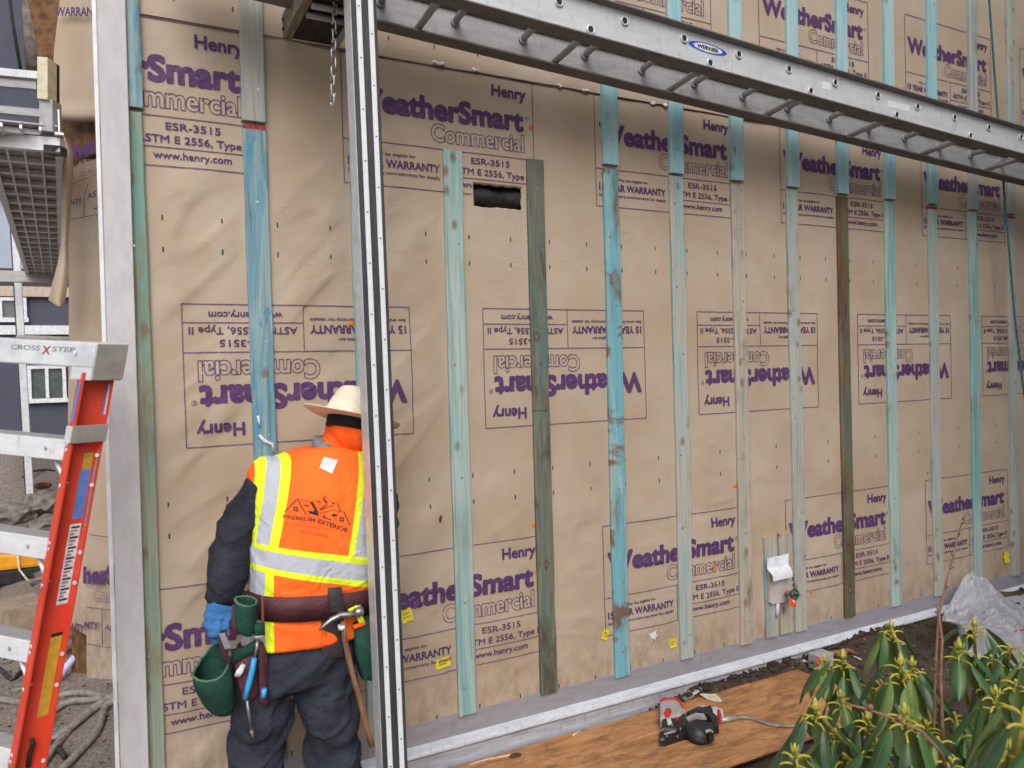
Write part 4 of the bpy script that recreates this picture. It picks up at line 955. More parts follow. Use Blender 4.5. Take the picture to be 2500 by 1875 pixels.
for a, b, w in (((290, 830), (545, 565), 22), ((545, 565), (800, 620), 12), ((860, 600), (960, 615), 10), ((1010, 790), (1280, 690), 16), ((1000, 860), (1250, 790), 12), ((1250, 790), (1490, 830), 12)): stroke(mb, a, b, w)
mb.build('emblem_outline', M['logo2'], vest)
def vest_text(body, p0, p1, h, mat, bold=0.03):
    V, F, E = text_mesh(body, 1.0, bold); x0, x1 = V[:, 0].min(), V[:, 0].max(); a, b = Vector(p0), Vector(p1); d = b - a; n = Vector((0.06, -1.0)) * h; m2 = MB()
    m2.v = [tuple(on_vest(*q(*(a + d * ((u - x0) / (x1 - x0)) + n * (w / CAPH))))) for u, w in V]; m2.f = F; m2.mi = [0] * len(F); m2.sm = [False] * len(F)
    return m2.build('vest_lettering', mat, vest)
vest_text('PREMIUM', (262, 955), (905, 1035), 78, M['logo2'], 0.02); vest_text('EXTERIOR', (965, 1050), (1570, 1245), 82, M['logo'], 0.02)
mb = MB()
for k in range(11): a = 300 + k * 92; vest_poly(mb, [(a, 1045 + k * 14), (a + 58, 1050 + k * 14), (a + 58, 1074 + k * 14), (a, 1070 + k * 14)], 2)
for k in range(9): a = 590 + k * 66; vest_poly(mb, [(a, 1180 + k * 13), (a + 42, 1186 + k * 13), (a + 42, 1246 + k * 13), (a, 1240 + k * 13)], 2)
mb.build('faded_small_print', M['logo3'], vest)
mb = MB()
pz = lambda zx, zy: (450 + zx / 3.318, 900 + zy / 3.318)
g = [Vector(pz(1130, 720)).lerp(Vector(pz(1242, 745)), i / 4).lerp(Vector(pz(1093, 805)).lerp(Vector(pz(1195, 856)), i / 4), k / 4) for i in range(5) for k in range(5)]
mb.grid([on_vest(p.x, p.y, 0.004) for p in g], 5, 5); mb.build('white_patch', M['st_white'], vest)
# --- neck: collar and orange hood
mb = MB(); mb.loft([sup(0.634, -0.285, 1.196, 0.092, 0.085, 28, 2, 0, -0.18, 0.2), sup(0.640, -0.282, 1.214, 0.102, 0.094, 28, 2, 0, -0.22, 0.2), sup(0.645, -0.275, 1.236, 0.096, 0.088, 28, 2, 0, -0.25, 0.2), sup(0.652, -0.27, 1.240, 0.080, 0.074, 28, 2, 0, -0.25, 0.2)])
co_ = mb.build('collar', M['greycollar'], person); co_.data.polygons.foreach_set('use_smooth', [True] * len(co_.data.polygons))
mb = MB(); limb(mb, [(0.645, -0.28, 1.19, 0.100), (0.668, -0.265, 1.25, 0.090), (HC.x, HC.y - 0.02, HC.z - 0.02, 0.088)]); mb.ell(HC + Vector((0, -0.006, -0.016)), (0.088, 0.096, 0.088), 16, 12); mb.ell((0.70, -0.30, 1.165), (0.085, 0.075, 0.06), 14, 10)
hd = remesh(mb.build('hood', M['orange_knit'], person), 0.0065, 4); displace(hd, lambda co: 0.009 * fold3(co, (0.8, 0, -0.5), 6, 24, 3.0) + 0.004 * vn(co[:, 0] * 40, co[:, 2] * 40))
# --- hat
Hn = (Vector((0, 0, 1)) + RT * 0.36 + Vector((0, 1, 0)) * 0.30).normalized(); Hx = (RT - Hn * RT.dot(Hn)).normalized(); Hy = Hn.cross(Hx)
Hc = atd(857, 1024, 2.78)
def ring(r, h, rx=1.0, ry=1.0, wave=0.0, n=36):
    return [Hc + Hx * (r * rx * math.cos(2 * PI * k / n)) + Hy * (r * ry * math.sin(2 * PI * k / n)) + Hn * (h + wave * (math.cos(4 * PI * k / n))) for k in range(n)]
mb = MB(); mb.loft([ring(0.085, -0.002), ring(0.13, 0.000, wave=0.001), ring(0.158, 0.002, 1, 1, 0.004), ring(0.176, 0.006, 1, 0.97, 0.008), ring(0.1775, 0.009, 1, 0.97, 0.008), ring(0.174, 0.0095, 1, 0.97, 0.008), ring(0.155, 0.006, 1, 1, 0.004), ring(0.13, 0.004, wave=0.001), ring(0.102, 0.004)], cap=False)
hat = mb.build('straw_hat', M['straw'], person)
mb = MB(); mb.loft([ring(0.104, 0.003), ring(0.097, 0.03, 0.98, 1.05), ring(0.088, 0.062, 0.95, 1.05), ring(0.078, 0.094, 0.9, 1.05), ring(0.070, 0.108, 0.86, 1.02), ring(0.055, 0.114, 0.8, 1), ring(0.03, 0.107, 0.6, 1), ring(0.004, 0.104)]); mb.build('crown', M['straw'], hat)
mb = MB()
Hb = HC + Hn * 0.012
r1 = lambda s_, h: [Hb + Hx * (s_ * 0.094 * math.cos(2 * PI * k / 32)) + Hy * (s_ * 0.104 * math.sin(2 * PI * k / 32)) + Hn * h for k in range(32)]
mb.loft([r1(1.02, -0.034), r1(1.09, -0.030), r1(1.10, -0.005), r1(1.09, 0.018), r1(1.0, 0.024)]); mb.build('headband', M['strap'], person)
# --- glove with five fingers closing on the pouch rim
z5 = lambda x, y, Y: aty(460 + x / 4.146, 1440 + y / 4.146, Y)
mb = MB()
def ch(pts, rs): limb(mb, [(*z5(*p), r) for p, r in zip(pts, rs)])
ch([(335, 70, -.365), (320, 150, -.375), (290, 250, -.39), (255, 330, -.40)], [0.037, 0.038, 0.041, 0.034])
ch([(365, 250, -.39), (330, 320, -.40)], [0.034, 0.028])
for k, (a, b, c) in enumerate((((215, 330), (215, 410), (262, 505)), ((245, 345), (240, 430), (283, 520)), ((275, 350), (272, 435), (306, 515)), ((305, 345), (305, 425), (330, 490)))):
    ch([(*a, -.415 - .004 * k), (*b, -.43 - .003 * k), (*c, -.415)], [0.0125, 0.0115, 0.0095])
ch([(390, 230, -.40), (402, 310, -.42), (375, 385, -.435)], [0.016, 0.0135, 0.011])
gl = remesh(mb.build('glove', M['glove'], person), 0.0042, 3); displace(gl, lambda co: 0.003 * np.sin(co[:, 2] * 230 + 40 * co[:, 0]) * sstep(0.60, 0.66, co[:, 2]) + 0.0015 * vn(co[:, 0] * 70, co[:, 2] * 70))
mb = MB()
# --- tool belt
def beltring(z, o, n=44): return [(x, y, zz) for x, y, zz in sup(0.512, -0.352, z, 0.212 + o, 0.146 + o, n, 2.5, 0, -0.075, 0)]
mb.loft([beltring(0.672, 0), beltring(0.670, 0.006), beltring(0.750, 0.006), beltring(0.752, 0)], cap=False)
belt = mb.build('tool_belt', M['maroon'], person)
def flatpart(name, pts, Y, mat, par, th=0.012, Yf=None, bev=True):
    """a leather piece cut to an outline, with thickness and a rounded face"""
    P = [z5(x, y, Y) for x, y in pts]; c = sum(P, Vector()) / len(P); m2 = MB(); d = Vector((0, 1, 0))
    Q = [c + (p - c) * 0.93 - d * th * 0.25 for p in P]
    m2.loft([[p + d * th for p in P], P, Q]); return m2.build(name, mat, par, fix=True)
def bag(name, rim, bot, mat, trim, par, th=0.004):
    n = len(rim); Rm = [z5(*p) for p in rim]; Bt = [z5(*p) for p in bot]; rings = []
    for k in range(7):
        t = k / 6; f = t ** 1.6; rings.append([Rm[i].lerp(Bt[i], f) + (Rm[i] - sum(Rm, Vector()) / n) * 0.12 * math.sin(PI * t) + Vector((0, 0, -0.03 * (t - f))) for i in range(n)])
    m2 = MB(); m2.loft(rings, cap=False); b = len(m2.v); m2.f.append(tuple(range(b - n, b))); m2.sm.append(True); m2.mi.append(0)
    o = m2.build(name, mat, par, fix=True); s_ = o.modifiers.new('u', 'SUBSURF'); s_.levels = 1; s_.render_levels = 1; md = o.modifiers.new('s', 'SOLIDIFY'); md.thickness = th; md.offset = 0; mod_apply(o)
    m3 = MB(); m3.tube([*Rm, Rm[0]], 0.0042, 6, cap=False); m3.build('rim', trim, o); return o
bag('nail_pouch', [(40, 870, -.47), (95, 915, -.485), (180, 930, -.495), (270, 915, -.495), (340, 875, -.49), (395, 790, -.48), (418, 690, -.465), (405, 610, -.44), (350, 560, -.41), (290, 525, -.385), (215, 590, -.37), (130, 710, -.385), (65, 810, -.43)],
    [(150, 1150, -.44), (190, 1230, -.45), (250, 1290, -.465), (310, 1312, -.47), (380, 1315, -.47), (445, 1310, -.46), (462, 1290, -.45), (462, 1260, -.42), (440, 1240, -.40), (380, 1230, -.385), (300, 1220, -.385), (220, 1180, -.39), (165, 1140, -.41)], M['gpouch'], M['gtrim'], belt)
bag('fold_pouch', [(468, 95, -.49), (500, 140, -.505), (560, 165, -.515), (630, 170, -.515), (682, 150, -.50), (692, 110, -.48), (650, 75, -.46), (560, 65, -.46), (490, 75, -.47)],
    [(470, 430, -.475), (500, 460, -.49), (560, 485, -.50), (620, 500, -.50), (660, 490, -.49), (668, 450, -.475), (640, 430, -.46), (560, 420, -.46), (490, 415, -.465)], M['gpouch'], M['gtrim'], belt)
flatpart('side_strip', [(445, 150), (515, 180), (520, 440), (500, 470), (440, 380)], -.485, M['maroon'], belt)
flatpart('pouch_flap', [(430, 610), (560, 590), (690, 510), (700, 560), (640, 660), (520, 720), (440, 730)], -.47, M['gpouch'], belt)
flatpart('tool_pocket', [(470, 760), (560, 690), (690, 640), (705, 1060), (640, 1120), (540, 1100)], -.468, M['maroon'], belt, 0.02)
flatpart('knife_pocket', [(700, 520), (760, 540), (800, 640), (810, 1150), (770, 1190), (720, 1120)], -.472, M['maroon'], belt, 0.016)
flatpart('buckle', [(672, 350), (775, 340), (775, 470), (672, 480)], -.515, M['gpouch'], belt); flatpart('buckle_clip', [(668, 470), (770, 460), (765, 488), (675, 495)], -.518, M['alu_dull'], belt, 0.005)
flatpart('seam_strap', [(738, 60), (768, 60), (765, 330), (742, 340)], -.507, M['tantrim'], belt, 0.003)
flatpart('tape_clip', [(290, 470), (350, 440), (420, 740), (440, 800), (350, 690)], -.50, M['maroon'], belt, 0.008)
pb = lambda x, y: ((450 + x / 3.318 - 460) * 4.146, (1375 + y / 3.318 - 1440) * 4.146)
M['darkleather'] = cloth('dark_leather', lin(66, 58, 58), lin(46, 42, 43), 0.6, 50, 0.35, spec=0.35)
flatpart('hammer_loop', [pb(*p) for p in ((1165, 205), (1275, 195), (1300, 400), (1180, 400))], -.515, M['darkleather'], belt, 0.008)
flatpart('rear_pocket', [pb(*p) for p in ((1110, 395), (1290, 380), (1290, 760), (1130, 775), (1105, 700))], -.490, M['darkleather'], belt, 0.012)
flatpart('right_pouch', [pb(*p) for p in ((1375, 490), (1500, 430), (1640, 430), (1660, 800), (1560, 960), (1450, 945), (1395, 760))], -.485, M['gpouch'], belt, 0.05)
for pts, m_ in ((((1325, 375), (1400, 340), (1420, 365), (1350, 420)), 'yel'), (((1370, 380), (1425, 335), (1445, 400), (1400, 450)), 'sil'), (((1365, 505), (1465, 470), (1470, 500), (1380, 535)), 'org'), (((1400, 455), (1440, 420), (1460, 470), (1420, 490)), 'yel')):
    M.setdefault('yel', cloth('yellow_tape', lin(232, 250, 46), lin(214, 236, 40))); M.setdefault('sil', cloth('silver_tape', lin(190, 194, 206), lin(170, 174, 188), 0.5)); M.setdefault('org', cloth('orange_cloth', lin(255, 112, 36), lin(250, 96, 30)))
    flatpart('vest_tail', [pb(*p) for p in pts], -.506, M[m_], vest, 0.003)
# --- tools carried on the belt, each a thing of its own
M['handle'] = plain('worn_hickory', lin(140, 102, 76), lin(110, 78, 56), 0.6, scale=14, st=(6, 6, 1)); M['steel'] = plain('worn_steel', (0.42, 0.41, 0.40), (0.26, 0.25, 0.24), 0.4, 0.85, scale=40); M['blueg'] = plain('bright_blue_grip', lin(52, 168, 232), None, 0.4)
hm = thing('hammer', 'claw hammer with long wooden handle hanging at the back of the tool belt', 'hammer', aty(450 + 1400 / 3.318, 1375 + 1000 / 3.318, -.52))
h5 = lambda x, y, Y=-.527: aty(450 + x / 3.318, 1375 + y / 3.318, Y)
mb = MB(); mb.tube([h5(1285, 470), h5(1300, 620), h5(1350, 850), h5(1420, 1100), h5(1480, 1330), h5(1518, 1478)], [0.0115, 0.0125, 0.0135, 0.0125, 0.0145, 0.0135], 12, sq=0.75); mb.build('handle', M['handle'], hm)
mb = MB(); mb.tube([h5(1088, 545), h5(1130, 505), h5(1190, 455), h5(1260, 420), h5(1340, 415), h5(1380, 400)], [0.004, 0.008, 0.0105, 0.013, 0.0125, 0.0115], 10, sq=0.8); mb.tube([h5(1375, 402), h5(1408, 395), h5(1445, 385)], [0.013, 0.0165, 0.0165], 12); mb.build('head', M['steel'], hm)
mb = MB(); mb.tube([h5(1272, 500), h5(1277, 532)], 0.0155, 12, sq=0.8); mb.build('collar_ring', M['st_white'], hm)
pt = thing('pliers', 'pliers with bright blue grips standing in the maroon belt pocket', 'pliers', z5(620, 900, -.5))
mb = MB(); mb.tube([z5(668, 690, -.495), z5(650, 800, -.50), z5(610, 960, -.502), z5(575, 1105, -.498)], [0.0085, 0.0095, 0.0095, 0.008], 10); mb.build('grip', M['blueg'], pt)
mb = MB(); mb.tube([z5(768, 1000, -.495), z5(760, 1090, -.495)], [0.0085, 0.0085], 10); mb.build('grip', M['blueg'], pt)
mb = MB(); mb.tube([z5(668, 695, -.495), z5(690, 600, -.49), z5(700, 510, -.49)], [0.005, 0.006, 0.006], 8); mb.build('jaw', M['steel'], pt)
sd_ = thing('awl', 'thin steel awl pointing down below the maroon belt pocket', 'awl', z5(620, 1250, -.48)); mb = MB(); mb.tube([z5(592, 1115, -.475), z5(612, 1250, -.475), z5(640, 1430, -.475)], [0.0062, 0.005, 0.0028], 8); mb.build('shaft', M['steel'], sd_); mb = MB(); mb.tube([z5(638, 1425, -.475), z5(655, 1490, -.475)], [0.006, 0.003], 8); mb.build('tip', M['oldwood'], sd_)
ks = thing('snips', 'small snips with white and red handles in the belt pocket beside the blue pliers', 'snips', z5(510, 820, -.49))
for dx in (0, 26):
    mb = MB(); mb.tube([z5(560, 755, -.492), z5(505 + dx, 830, -.494), z5(482 + dx, 870, -.494)], [0.007, 0.008, 0.006], 8); h_ = mb.build('handle', M['blob'], ks); mb = MB(); mb.tube([z5(483 + dx, 866, -.494), z5(476 + dx, 885, -.494)], [0.0062, 0.004], 8); mb.build('red_tip', M['redpaint'], h_)
tp = thing('tape_measure', 'square silver tape measure clipped to the front edge of the green pouch', 'tape measure', z5(370, 520, -.5))
mb = MB(); mb.loft([[z5(x, y, -.478) for x, y in ((308, 445), (372, 432), (440, 590), (370, 608))], [z5(x, y, -.512) for x, y in ((306, 447), (372, 434), (440, 590), (370, 608))], [z5(x, y, -.515) for x, y in ((315, 455), (370, 444), (430, 582), (374, 598))]], smooth=False); mb.build('case', M['flange'], tp, fix=True)
mb = MB(); mb.box(tuple(z5(375, 680, -.495)), tuple(z5(428, 610, -.485))); mb.build('hook', M['steel'], tp)
# ================================================================== orange step ladder
def frp_mat():
    t = NT('orange_fibreglass'); v = t.coord(); a = t.noise(v, 10, 4, 0.6); sc_ = t.noise(t.coord((22, 22, 60)), 2.2, 5, 0.7, 0.4); d = t.noise(t.coord((3, 3, 2)), 3.5, 6, 0.7)
    c = t.mix(t.ramp(a, [(0.3, 0), (0.8, 1)]), lin(222, 78, 54), lin(200, 60, 42)); c = t.mix(t.ramp(sc_, [(0.66, 0), (0.72, 0.7)]), c, lin(214, 180, 168)); c = t.mix(t.math('MULTIPLY', t.ramp(d, [(0.5, 0), (0.72, 1)]), 0.5), c, lin(128, 70, 56))
    sp = t.noise(v, 120, 3, 0.6); c = t.mix(t.ramp(sp, [(0.69, 0), (0.72, 0.8)]), c, lin(84, 60, 52)); t.set(c, t.ramp(a, [(0.3, 0.4), (0.7, 0.62)]), 0, 0.4); return t.m
M['frp'] = frp_mat()
M['capmat'] = plain('pale_grey_cap', lin(206, 210, 214), lin(184, 188, 194), 0.5, scale=12)
M['step_alu'] = sheetmetal('white_aluminium', (0.78, 0.79, 0.82), (0.68, 0.69, 0.72), 0.45, 0.3, 6, dirt=(0.42, 0.38, 0.34))
M['capend'] = plain('grey_cap_end', lin(150, 146, 140), lin(132, 128, 124), 0.6, scale=14)
M['st_yel'] = plain('yellow_sticker', lin(196, 164, 60), lin(180, 146, 50), 0.5, scale=30); M['st_blu2'] = plain('blue_label', lin(84, 120, 188), lin(96, 136, 200), 0.5, scale=30)
M['faded'] = plain('worn_black_print', lin(110, 110, 116), lin(150, 152, 158), 0.6, scale=90)
sl = thing('step_ladder', 'orange fibreglass step ladder with white steps leaning at the wall corner', 'ladder', tuple(atd(0, 1950, 2.25)))
wf = (RT * 0.77 - FW * 0.64 + Vector((0, 0, -0.03))).normalized()
A0, A1 = atd(189, 925, 2.30), atd(19, 1875, 2.22)
dn = (A1 - A0).normalized(); ww = (RT * 0.64 + FW * 0.77 + Vector((0, 0, 0.02))).normalized()
RLEN = (A1 - A0).length * 1.42
sf = (RT * 0.955 - FW * 0.29 + Vector((0, 0, -0.055))).normalized()
def lq(t, s_, d): return A0 + dn * t + sf * s_ + ww * d
def lp(t, s_, d, org=None, down=None):   # t metres down the rail, s along the steps (+ right), d depth
    return (org or A0) + (down or dn) * t + wf * s_ + ww * d
def chan(org, down, t0, t1, flip, name, par):
    """C channel rail, open to the outside"""
    sg = -1 if flip else 1; prof = [(0, 0), (0.040, 0), (0.040, 0.005), (0.006, 0.006), (0.006, 0.084), (0.040, 0.085), (0.040, 0.090), (0, 0.090)]
    m2 = MB(); m2.loft([[lp(t, sg * a, b, org, down) for a, b in prof] for t in (t0, (t0 + t1) / 2, t1)], smooth=False); return m2.build(name, M['frp'], par, fix=True)
rr = chan(A0, dn, -0.02, RLEN, False, 'rail', sl)
dnL = (dn - sf * 0.10).normalized(); AL = A0 - sf * 0.50
chan(AL, dnL, -0.02, RLEN, True, 'rail', sl)
def lbox(t0, t1, s0, s1, d0, d1, mat, name, par, bev=0.004, fn=None):
    m2 = MB(); c = [(fn or lp)(t, s_, d) for t in (t0, t1) for s_, d in ((s0, d0), (s1, d0), (s1, d1), (s0, d1))]
    m2.v = [tuple(p) for p in c]; m2.f = [(3, 2, 1, 0), (4, 5, 6, 7), (0, 1, 5, 4), (1, 2, 6, 5), (2, 3, 7, 6), (3, 0, 4, 7)]; m2.sm = [False] * 6; m2.mi = [0] * 6
    o = m2.build(name, mat, par, fix=True)
    if bev: md = o.modifiers.new('b', 'BEVEL'); md.width = bev; md.segments = 2; mod_apply(o)
    return o
# steps: A0 + dn*t is at the rail; t found from the photographed heights
L0 = (A1 - A0).length; tt = lambda py: (py - 925) / 950 * L0
for k, py_ in enumerate((1078, 1322, 1572, 1830, 2095)):
    t = tt(py_); wl = -0.50 - 0.10 * t
    st_ = lbox(t, t + 0.062, wl, 0.0, -0.004, 0.004, M['step_alu'], 'step', sl, 0.002, lq)
    lbox(t - 0.002, t + 0.004, wl, 0.0, -0.002, 0.062, M['alu_dull'], 'tread', st_, 0.001, lq)
    lbox(t, t + 0.04, wl, 0.0, 0.058, 0.062, M['step_alu'], 'back_lip', st_, 0.001, lq)
    m2 = MB(); m2.tube([lq(t + 0.05, -0.09, 0.035), lq(t + 0.135, 0.004, 0.02)], 0.0075, 8); m2.build('brace', M['step_alu'], sl)
    m2 = MB(); m2.tube([lq(t + 0.03, -0.065, -0.005), lq(t + 0.03, -0.065, -0.008)], 0.006, 10); m2.build('rivet', M['alu_dull'], st_)
    for dt in (0.012, 0.030, 0.135):
        m2 = MB(); m2.tube([lp(t + dt, 0.016, -0.0005), lp(t + dt, 0.016, -0.004)], 0.0062, 10); m2.build('rail_rivet', M['alu'], sl)
    for dt in (0.05, 0.14): 
        m2 = MB(); m2.tube([lp(t + dt, 0.041, 0.078), lp(t + dt, 0.036, 0.080)], 0.006, 10); m2.build('rail_rivet', M['alu'], sl)
t = tt(1043); lbox(t, t + 0.050, -0.003, 0.043, -0.006, 0.0, M['step_alu'], 'rail_sleeve', sl, 0.001); lbox(t - 0.002, t + 0.050, 0.040, 0.046, -0.006, 0.094, M['capend'], 'sleeve_side', sl, 0.001)
# top cap
cap = lbox(-0.112, -0.035, -0.62, 0.060, -0.012, 0.088, M['capmat'], 'top_cap', sl, 0.006, lq)
lbox(-0.04, 0.003, -0.018, 0.058, -0.010, 0.084, M['capmat'], 'cap_foot', cap, 0.004, lq); lbox(-0.108, 0.0, 0.0602, 0.064, -0.006, 0.082, M['capend'], 'cap_end', cap, 0.001, lq)
lbox(-0.124, -0.111, -0.27, -0.15, 0.0, 0.07, M['capend'], 'cap_tray', cap, 0.004, lq)
def ladder_text(body, s0, s1, t0, t1, mat, par, bold=0.02, d=-0.0128):
    V, F, E = text_mesh(body, 1.0, bold); x0, x1 = V[:, 0].min(), V[:, 0].max(); m2 = MB()
    m2.v = [tuple(lq(t1 + (t0 - t1) * w / CAPH, s0 + (s1 - s0) * (u - x0) / (x1 - x0), d)) for u, w in V]; m2.f = F; m2.mi = [0] * len(F); m2.sm = [False] * len(F); return m2.build('cap_lettering', mat, par)
ladder_text('CROSS', -0.262, -0.145, -0.094, -0.080, M['faded'], cap); ladder_text('X', -0.136, -0.104, -0.094, -0.070, M['redpaint'], cap); ladder_text('STEP', -0.098, -0.010, -0.094, -0.080, M['faded'], cap)
m2 = MB(); m2.tube([lq(-0.078, -0.008, -0.012), lq(-0.078, -0.008, -0.016)], 0.008, 12); m2.build('cap_rivet', M['st_white'], cap)
# stickers and labels on the rail
def sticker(t0, t1, s0, s1, d, mat, name, sh=0.0):
    m2 = MB(); m2.add([lp(t0, s0 + sh, d), lp(t0, s1 + sh, d), lp(t1, s1, d), lp(t1, s0, d)], [(0, 1, 2, 3)]); return m2.build(name, mat, rr)
def wsticker(t0, t1, d0, d1, mat, name, s_=0.0066):
    m2 = MB(); m2.add([lp(t0, s_, d0), lp(t0, s_, d1), lp(t1, s_, d1), lp(t1, s_, d0)], [(0, 1, 2, 3)]); return m2.build(name, mat, rr)
sticker(0.01, 0.13, 0.004, 0.026, -0.0008, M['st_blu2'], 'blue_sticker', 0.006)
sticker(0.012, 0.115, 0.008, 0.022, 0.0838, M['st_blu2'], 'blue_sticker'); sticker(0.015, 0.11, 0.022, 0.033, 0.0838, M['st_white'], 'torn_label')
t = tt(1115); wsticker(t, t + 0.05, 0.055, 0.082, M['st_yel'], 'yellow_sticker'); wsticker(t + 0.05, t + 0.20, 0.052, 0.082, M['st_blu2'], 'blue_sticker')
lab_ = wsticker(t + 0.215, t + 0.455, 0.05, 0.082, M['st_white'], 'text_label')
for k in range(22): wsticker(t + 0.222 + k * 0.0103, t + 0.228 + k * 0.0103, 0.055, 0.0785 - 0.011 * ((k * 7) % 3) / 2, M['faded'] if k % 3 else M['st_black'], 'label_print', 0.0072)
wsticker(tt(1566), tt(1575), 0.052, 0.083, M['st_black'], 'label_print'); wsticker(tt(1575), tt(1770), 0.052, 0.083, M['st_yel'], 'yellow_label')
sticker(tt(1110), tt(1300), 0.022, 0.036, 0.0838, M['flange'], 'scuffed_label')
m2 = MB(); m2.tube([lp(tt(1812), 0.03, 0.04), lp(tt(1830), 0.02, 0.05), lp(tt(1850), 0.02, 0.045), lp(tt(1885), 0.012, 0.05)], 0.007, 6); m2.build('paint_mark', M['st_black'], rr)

# ================================================================== papered bay on the side wall
def dep(x): return 4.78 - 0.32 * min(max((x - 165) / 170, 0), 1)
def bay(x, y, lift=0.0): return atd(x, y, dep(x) - lift)
mb = MB(); rows_ = []
for y, x0 in ((-120, 54), (0, 66), (100, 88), (160, 98), (250, 112), (330, 122), (400, 166), (700, 172), (1100, 172), (1690, 176)):
    rows_ += [bay(x0 + (332 - x0) * i / 6, y, -0.035) for i in range(7)]
mb.grid(rows_, 10, 7, False); mb.build('bay_board', M['osb'], wall)
def strip_sheet(name, rows, lift, amp, nx=10, hard=True):
    m2 = MB(); P = []
    for (y, xl, xr, lf) in rows:
        for i in range(nx):
            x = xl + (xr - xl) * i / (nx - 1); P.append(bay(x, y, lift + lf * 1.0 + amp * float(vn(np.array(x * 0.03 + 3), np.array(y * 0.008)))))
    m2.grid(P, len(rows), nx); return m2.build(name, M['paper'], wall)
xl = lambda y: float(np.interp(y, [388, 410, 520, 600, 700, 840, 1000, 1400, 1500, 1540, 1545, 1708], [200, 178, 170, 165, 168, 168, 166, 168, 172, 176, 211, 212]))
strip_sheet('bay_paper', [(y, xl(y), 336, 0.0) for y in np.linspace(330 + 58, 1708, 60)], 0.0, 0.03)
strip_sheet('bay_paper_flap', [(y, float(np.interp(y, [-60, 0, 120, 200, 260]  , [150, 146, 132, 128, 127])), 336, 0.05 + 0.05 * math.sin(max(0, y) / 300 * 2.6)) for y in np.linspace(-60, 262, 14)] + [(280, 129, 336, 0.13), (292, 140, 336, 0.10), (298, 150, 336, 0.06), (296, 152, 336, 0.03)], 0.03, 0.02)
m2 = MB(); P = []
for y, a, b, c in ((325, 150, 155, 0), (370, 152, 178, 0), (420, 151, 180, .02), (520, 150, 172, .02), (600, 148, 166, .0), (645, 140, 168, .03), (690, 128, 166, .06), (732, 118, 160, .08), (747, 138, 152, .09)):
    for i in range(5): P.append(atd(a + (b - a) * i / 4, y, 4.55 - c - 0.05 * math.sin(i * 0.8)))
m2.grid(P, 9, 5); m2.build('torn_paper_strip', M['paper'], wall)
def bay_text(body, x0, x1, yt0, yb0, yt1, yb1, mat, bold, outline=False):
    V, F, E = text_mesh(body, 1.0, bold); a, b = V[:, 0].min(), V[:, 0].max(); m2 = MB()
    def mp(p):
        u = (p[0] - a) / (b - a); w = p[1] / CAPH; x = x0 + (x1 - x0) * u; yb = yb0 + (yb1 - yb0) * u; yt = yt0 + (yt1 - yt0) * u; return bay(x, yb + (yt - yb) * w, 0.045)
    if not outline: m2.v = [tuple(mp(p)) for p in V]; m2.f = F; m2.mi = [0] * len(F); m2.sm = [False] * len(F)
    else:
        for i, j in E:
            p, q_ = V[i], V[j]; L = np.hypot(*(q_ - p))
            if L > 1e-6: n = np.array([-(q_ - p)[1], (q_ - p)[0]]) / L * 0.014; m2.add([mp(p - n), mp(q_ - n), mp(q_ + n), mp(p + n)], [(0, 1, 2, 3)])
    return m2.build('printed_lettering', mat, wall)
bay_text('herS', 176, 268, 352, 392, 318, 358, M['ink'], 0.05); bay_text('Com', 195, 262, 402, 432, 378, 408, M['ink'], 0.03, True)
bay_text('NTY', 173, 200, 490, 501, 482, 495, M['ink'], 0.03); bay_text('ASTM', 212, 262, 474, 487, 456, 470, M['ink'], 0.02); bay_text('www', 227, 262, 505, 513, 498, 507, M['ink'], 0.02)
bay_text('herS', 203, 280, 1386, 1422, 1380, 1426, M['ink'], 0.05); bay_text('Com', 227, 280, 1436, 1466, 1440, 1472, M['ink'], 0.03, True); bay_text('NTY', 206, 241, 1518, 1534, 1521, 1537, M['ink'], 0.03); bay_text('ASTM', 256, 300, 1524, 1538, 1528, 1543, M['ink'], 0.02)
bay_text('NTY', 176, 205, 1522, 1538, 1526, 1544, M['ink'], 0.03)
V_ = lambda *pts: [bay(x, y, 0.045) for x, y in pts]
for pts in (((168, 452), (246, 420)), ((171, 536), (246, 522)), ((214, 448), (205, 490), (205, 528)), ((212, 1482), (272, 1490)), ((249, 1487), (250, 1573)), ((212, 1572), (272, 1582)), ((217, 1305), (268, 1312))):
    m2 = MB(); m2.tube(V_(*pts), 0.0022, 4); m2.build('printed_line', M['ink_line'], wall)
m2 = MB(); V, F, E = text_mesh('WARRANTY', 1.0, 0.03); a, b = V[:, 0].min(), V[:, 0].max()
m2.v = [tuple(bay(136 + 118 * (u - a) / (b - a), 38 - 20 * w / CAPH, 0.155)) for u, w in V]; m2.f = F; m2.mi = [0] * len(F); m2.sm = [False] * len(F); m2.build('printed_lettering', M['ink'], wall)

# ================================================================== scaffold along the side wall
sp = thing('side_walk_plank', 'perforated aluminium walk plank seen from below along the side of the house', 'plank', (-0.6, 4.5, 2.76))
PX0, PX1 = -0.62, -0.285
def pxx(y, u): return (PX0 + (PX1 - PX0) * u) - 0.045 * (y - 1.6)
ZP = 2.765
for u in (0.0, 1.0):
    mb = MB(); mb.loft([[(pxx(y, u) + a, y, ZP + b) for a, b in ((-0.02, 0), (0.02, 0), (0.02, 0.012), (0.004, 0.014), (0.004, 0.13), (-0.004, 0.13), (-0.004, 0.014), (-0.02, 0.012))] for y in (1.55, 4.5, 7.6)], smooth=False); mb.build('side_beam', M['alu'], sp, fix=True)
for u in (0.25, 0.5, 0.75):
    mb = MB(); mb.loft([[(pxx(y, u) + a, y, ZP + 0.012 + b) for a, b in ((-0.006, 0), (0.006, 0), (0.006, 0.02), (-0.006, 0.02))] for y in (1.55, 4.5, 7.6)], smooth=False); mb.build('deck_rib', M['alu'], sp, fix=True)
y = 1.65
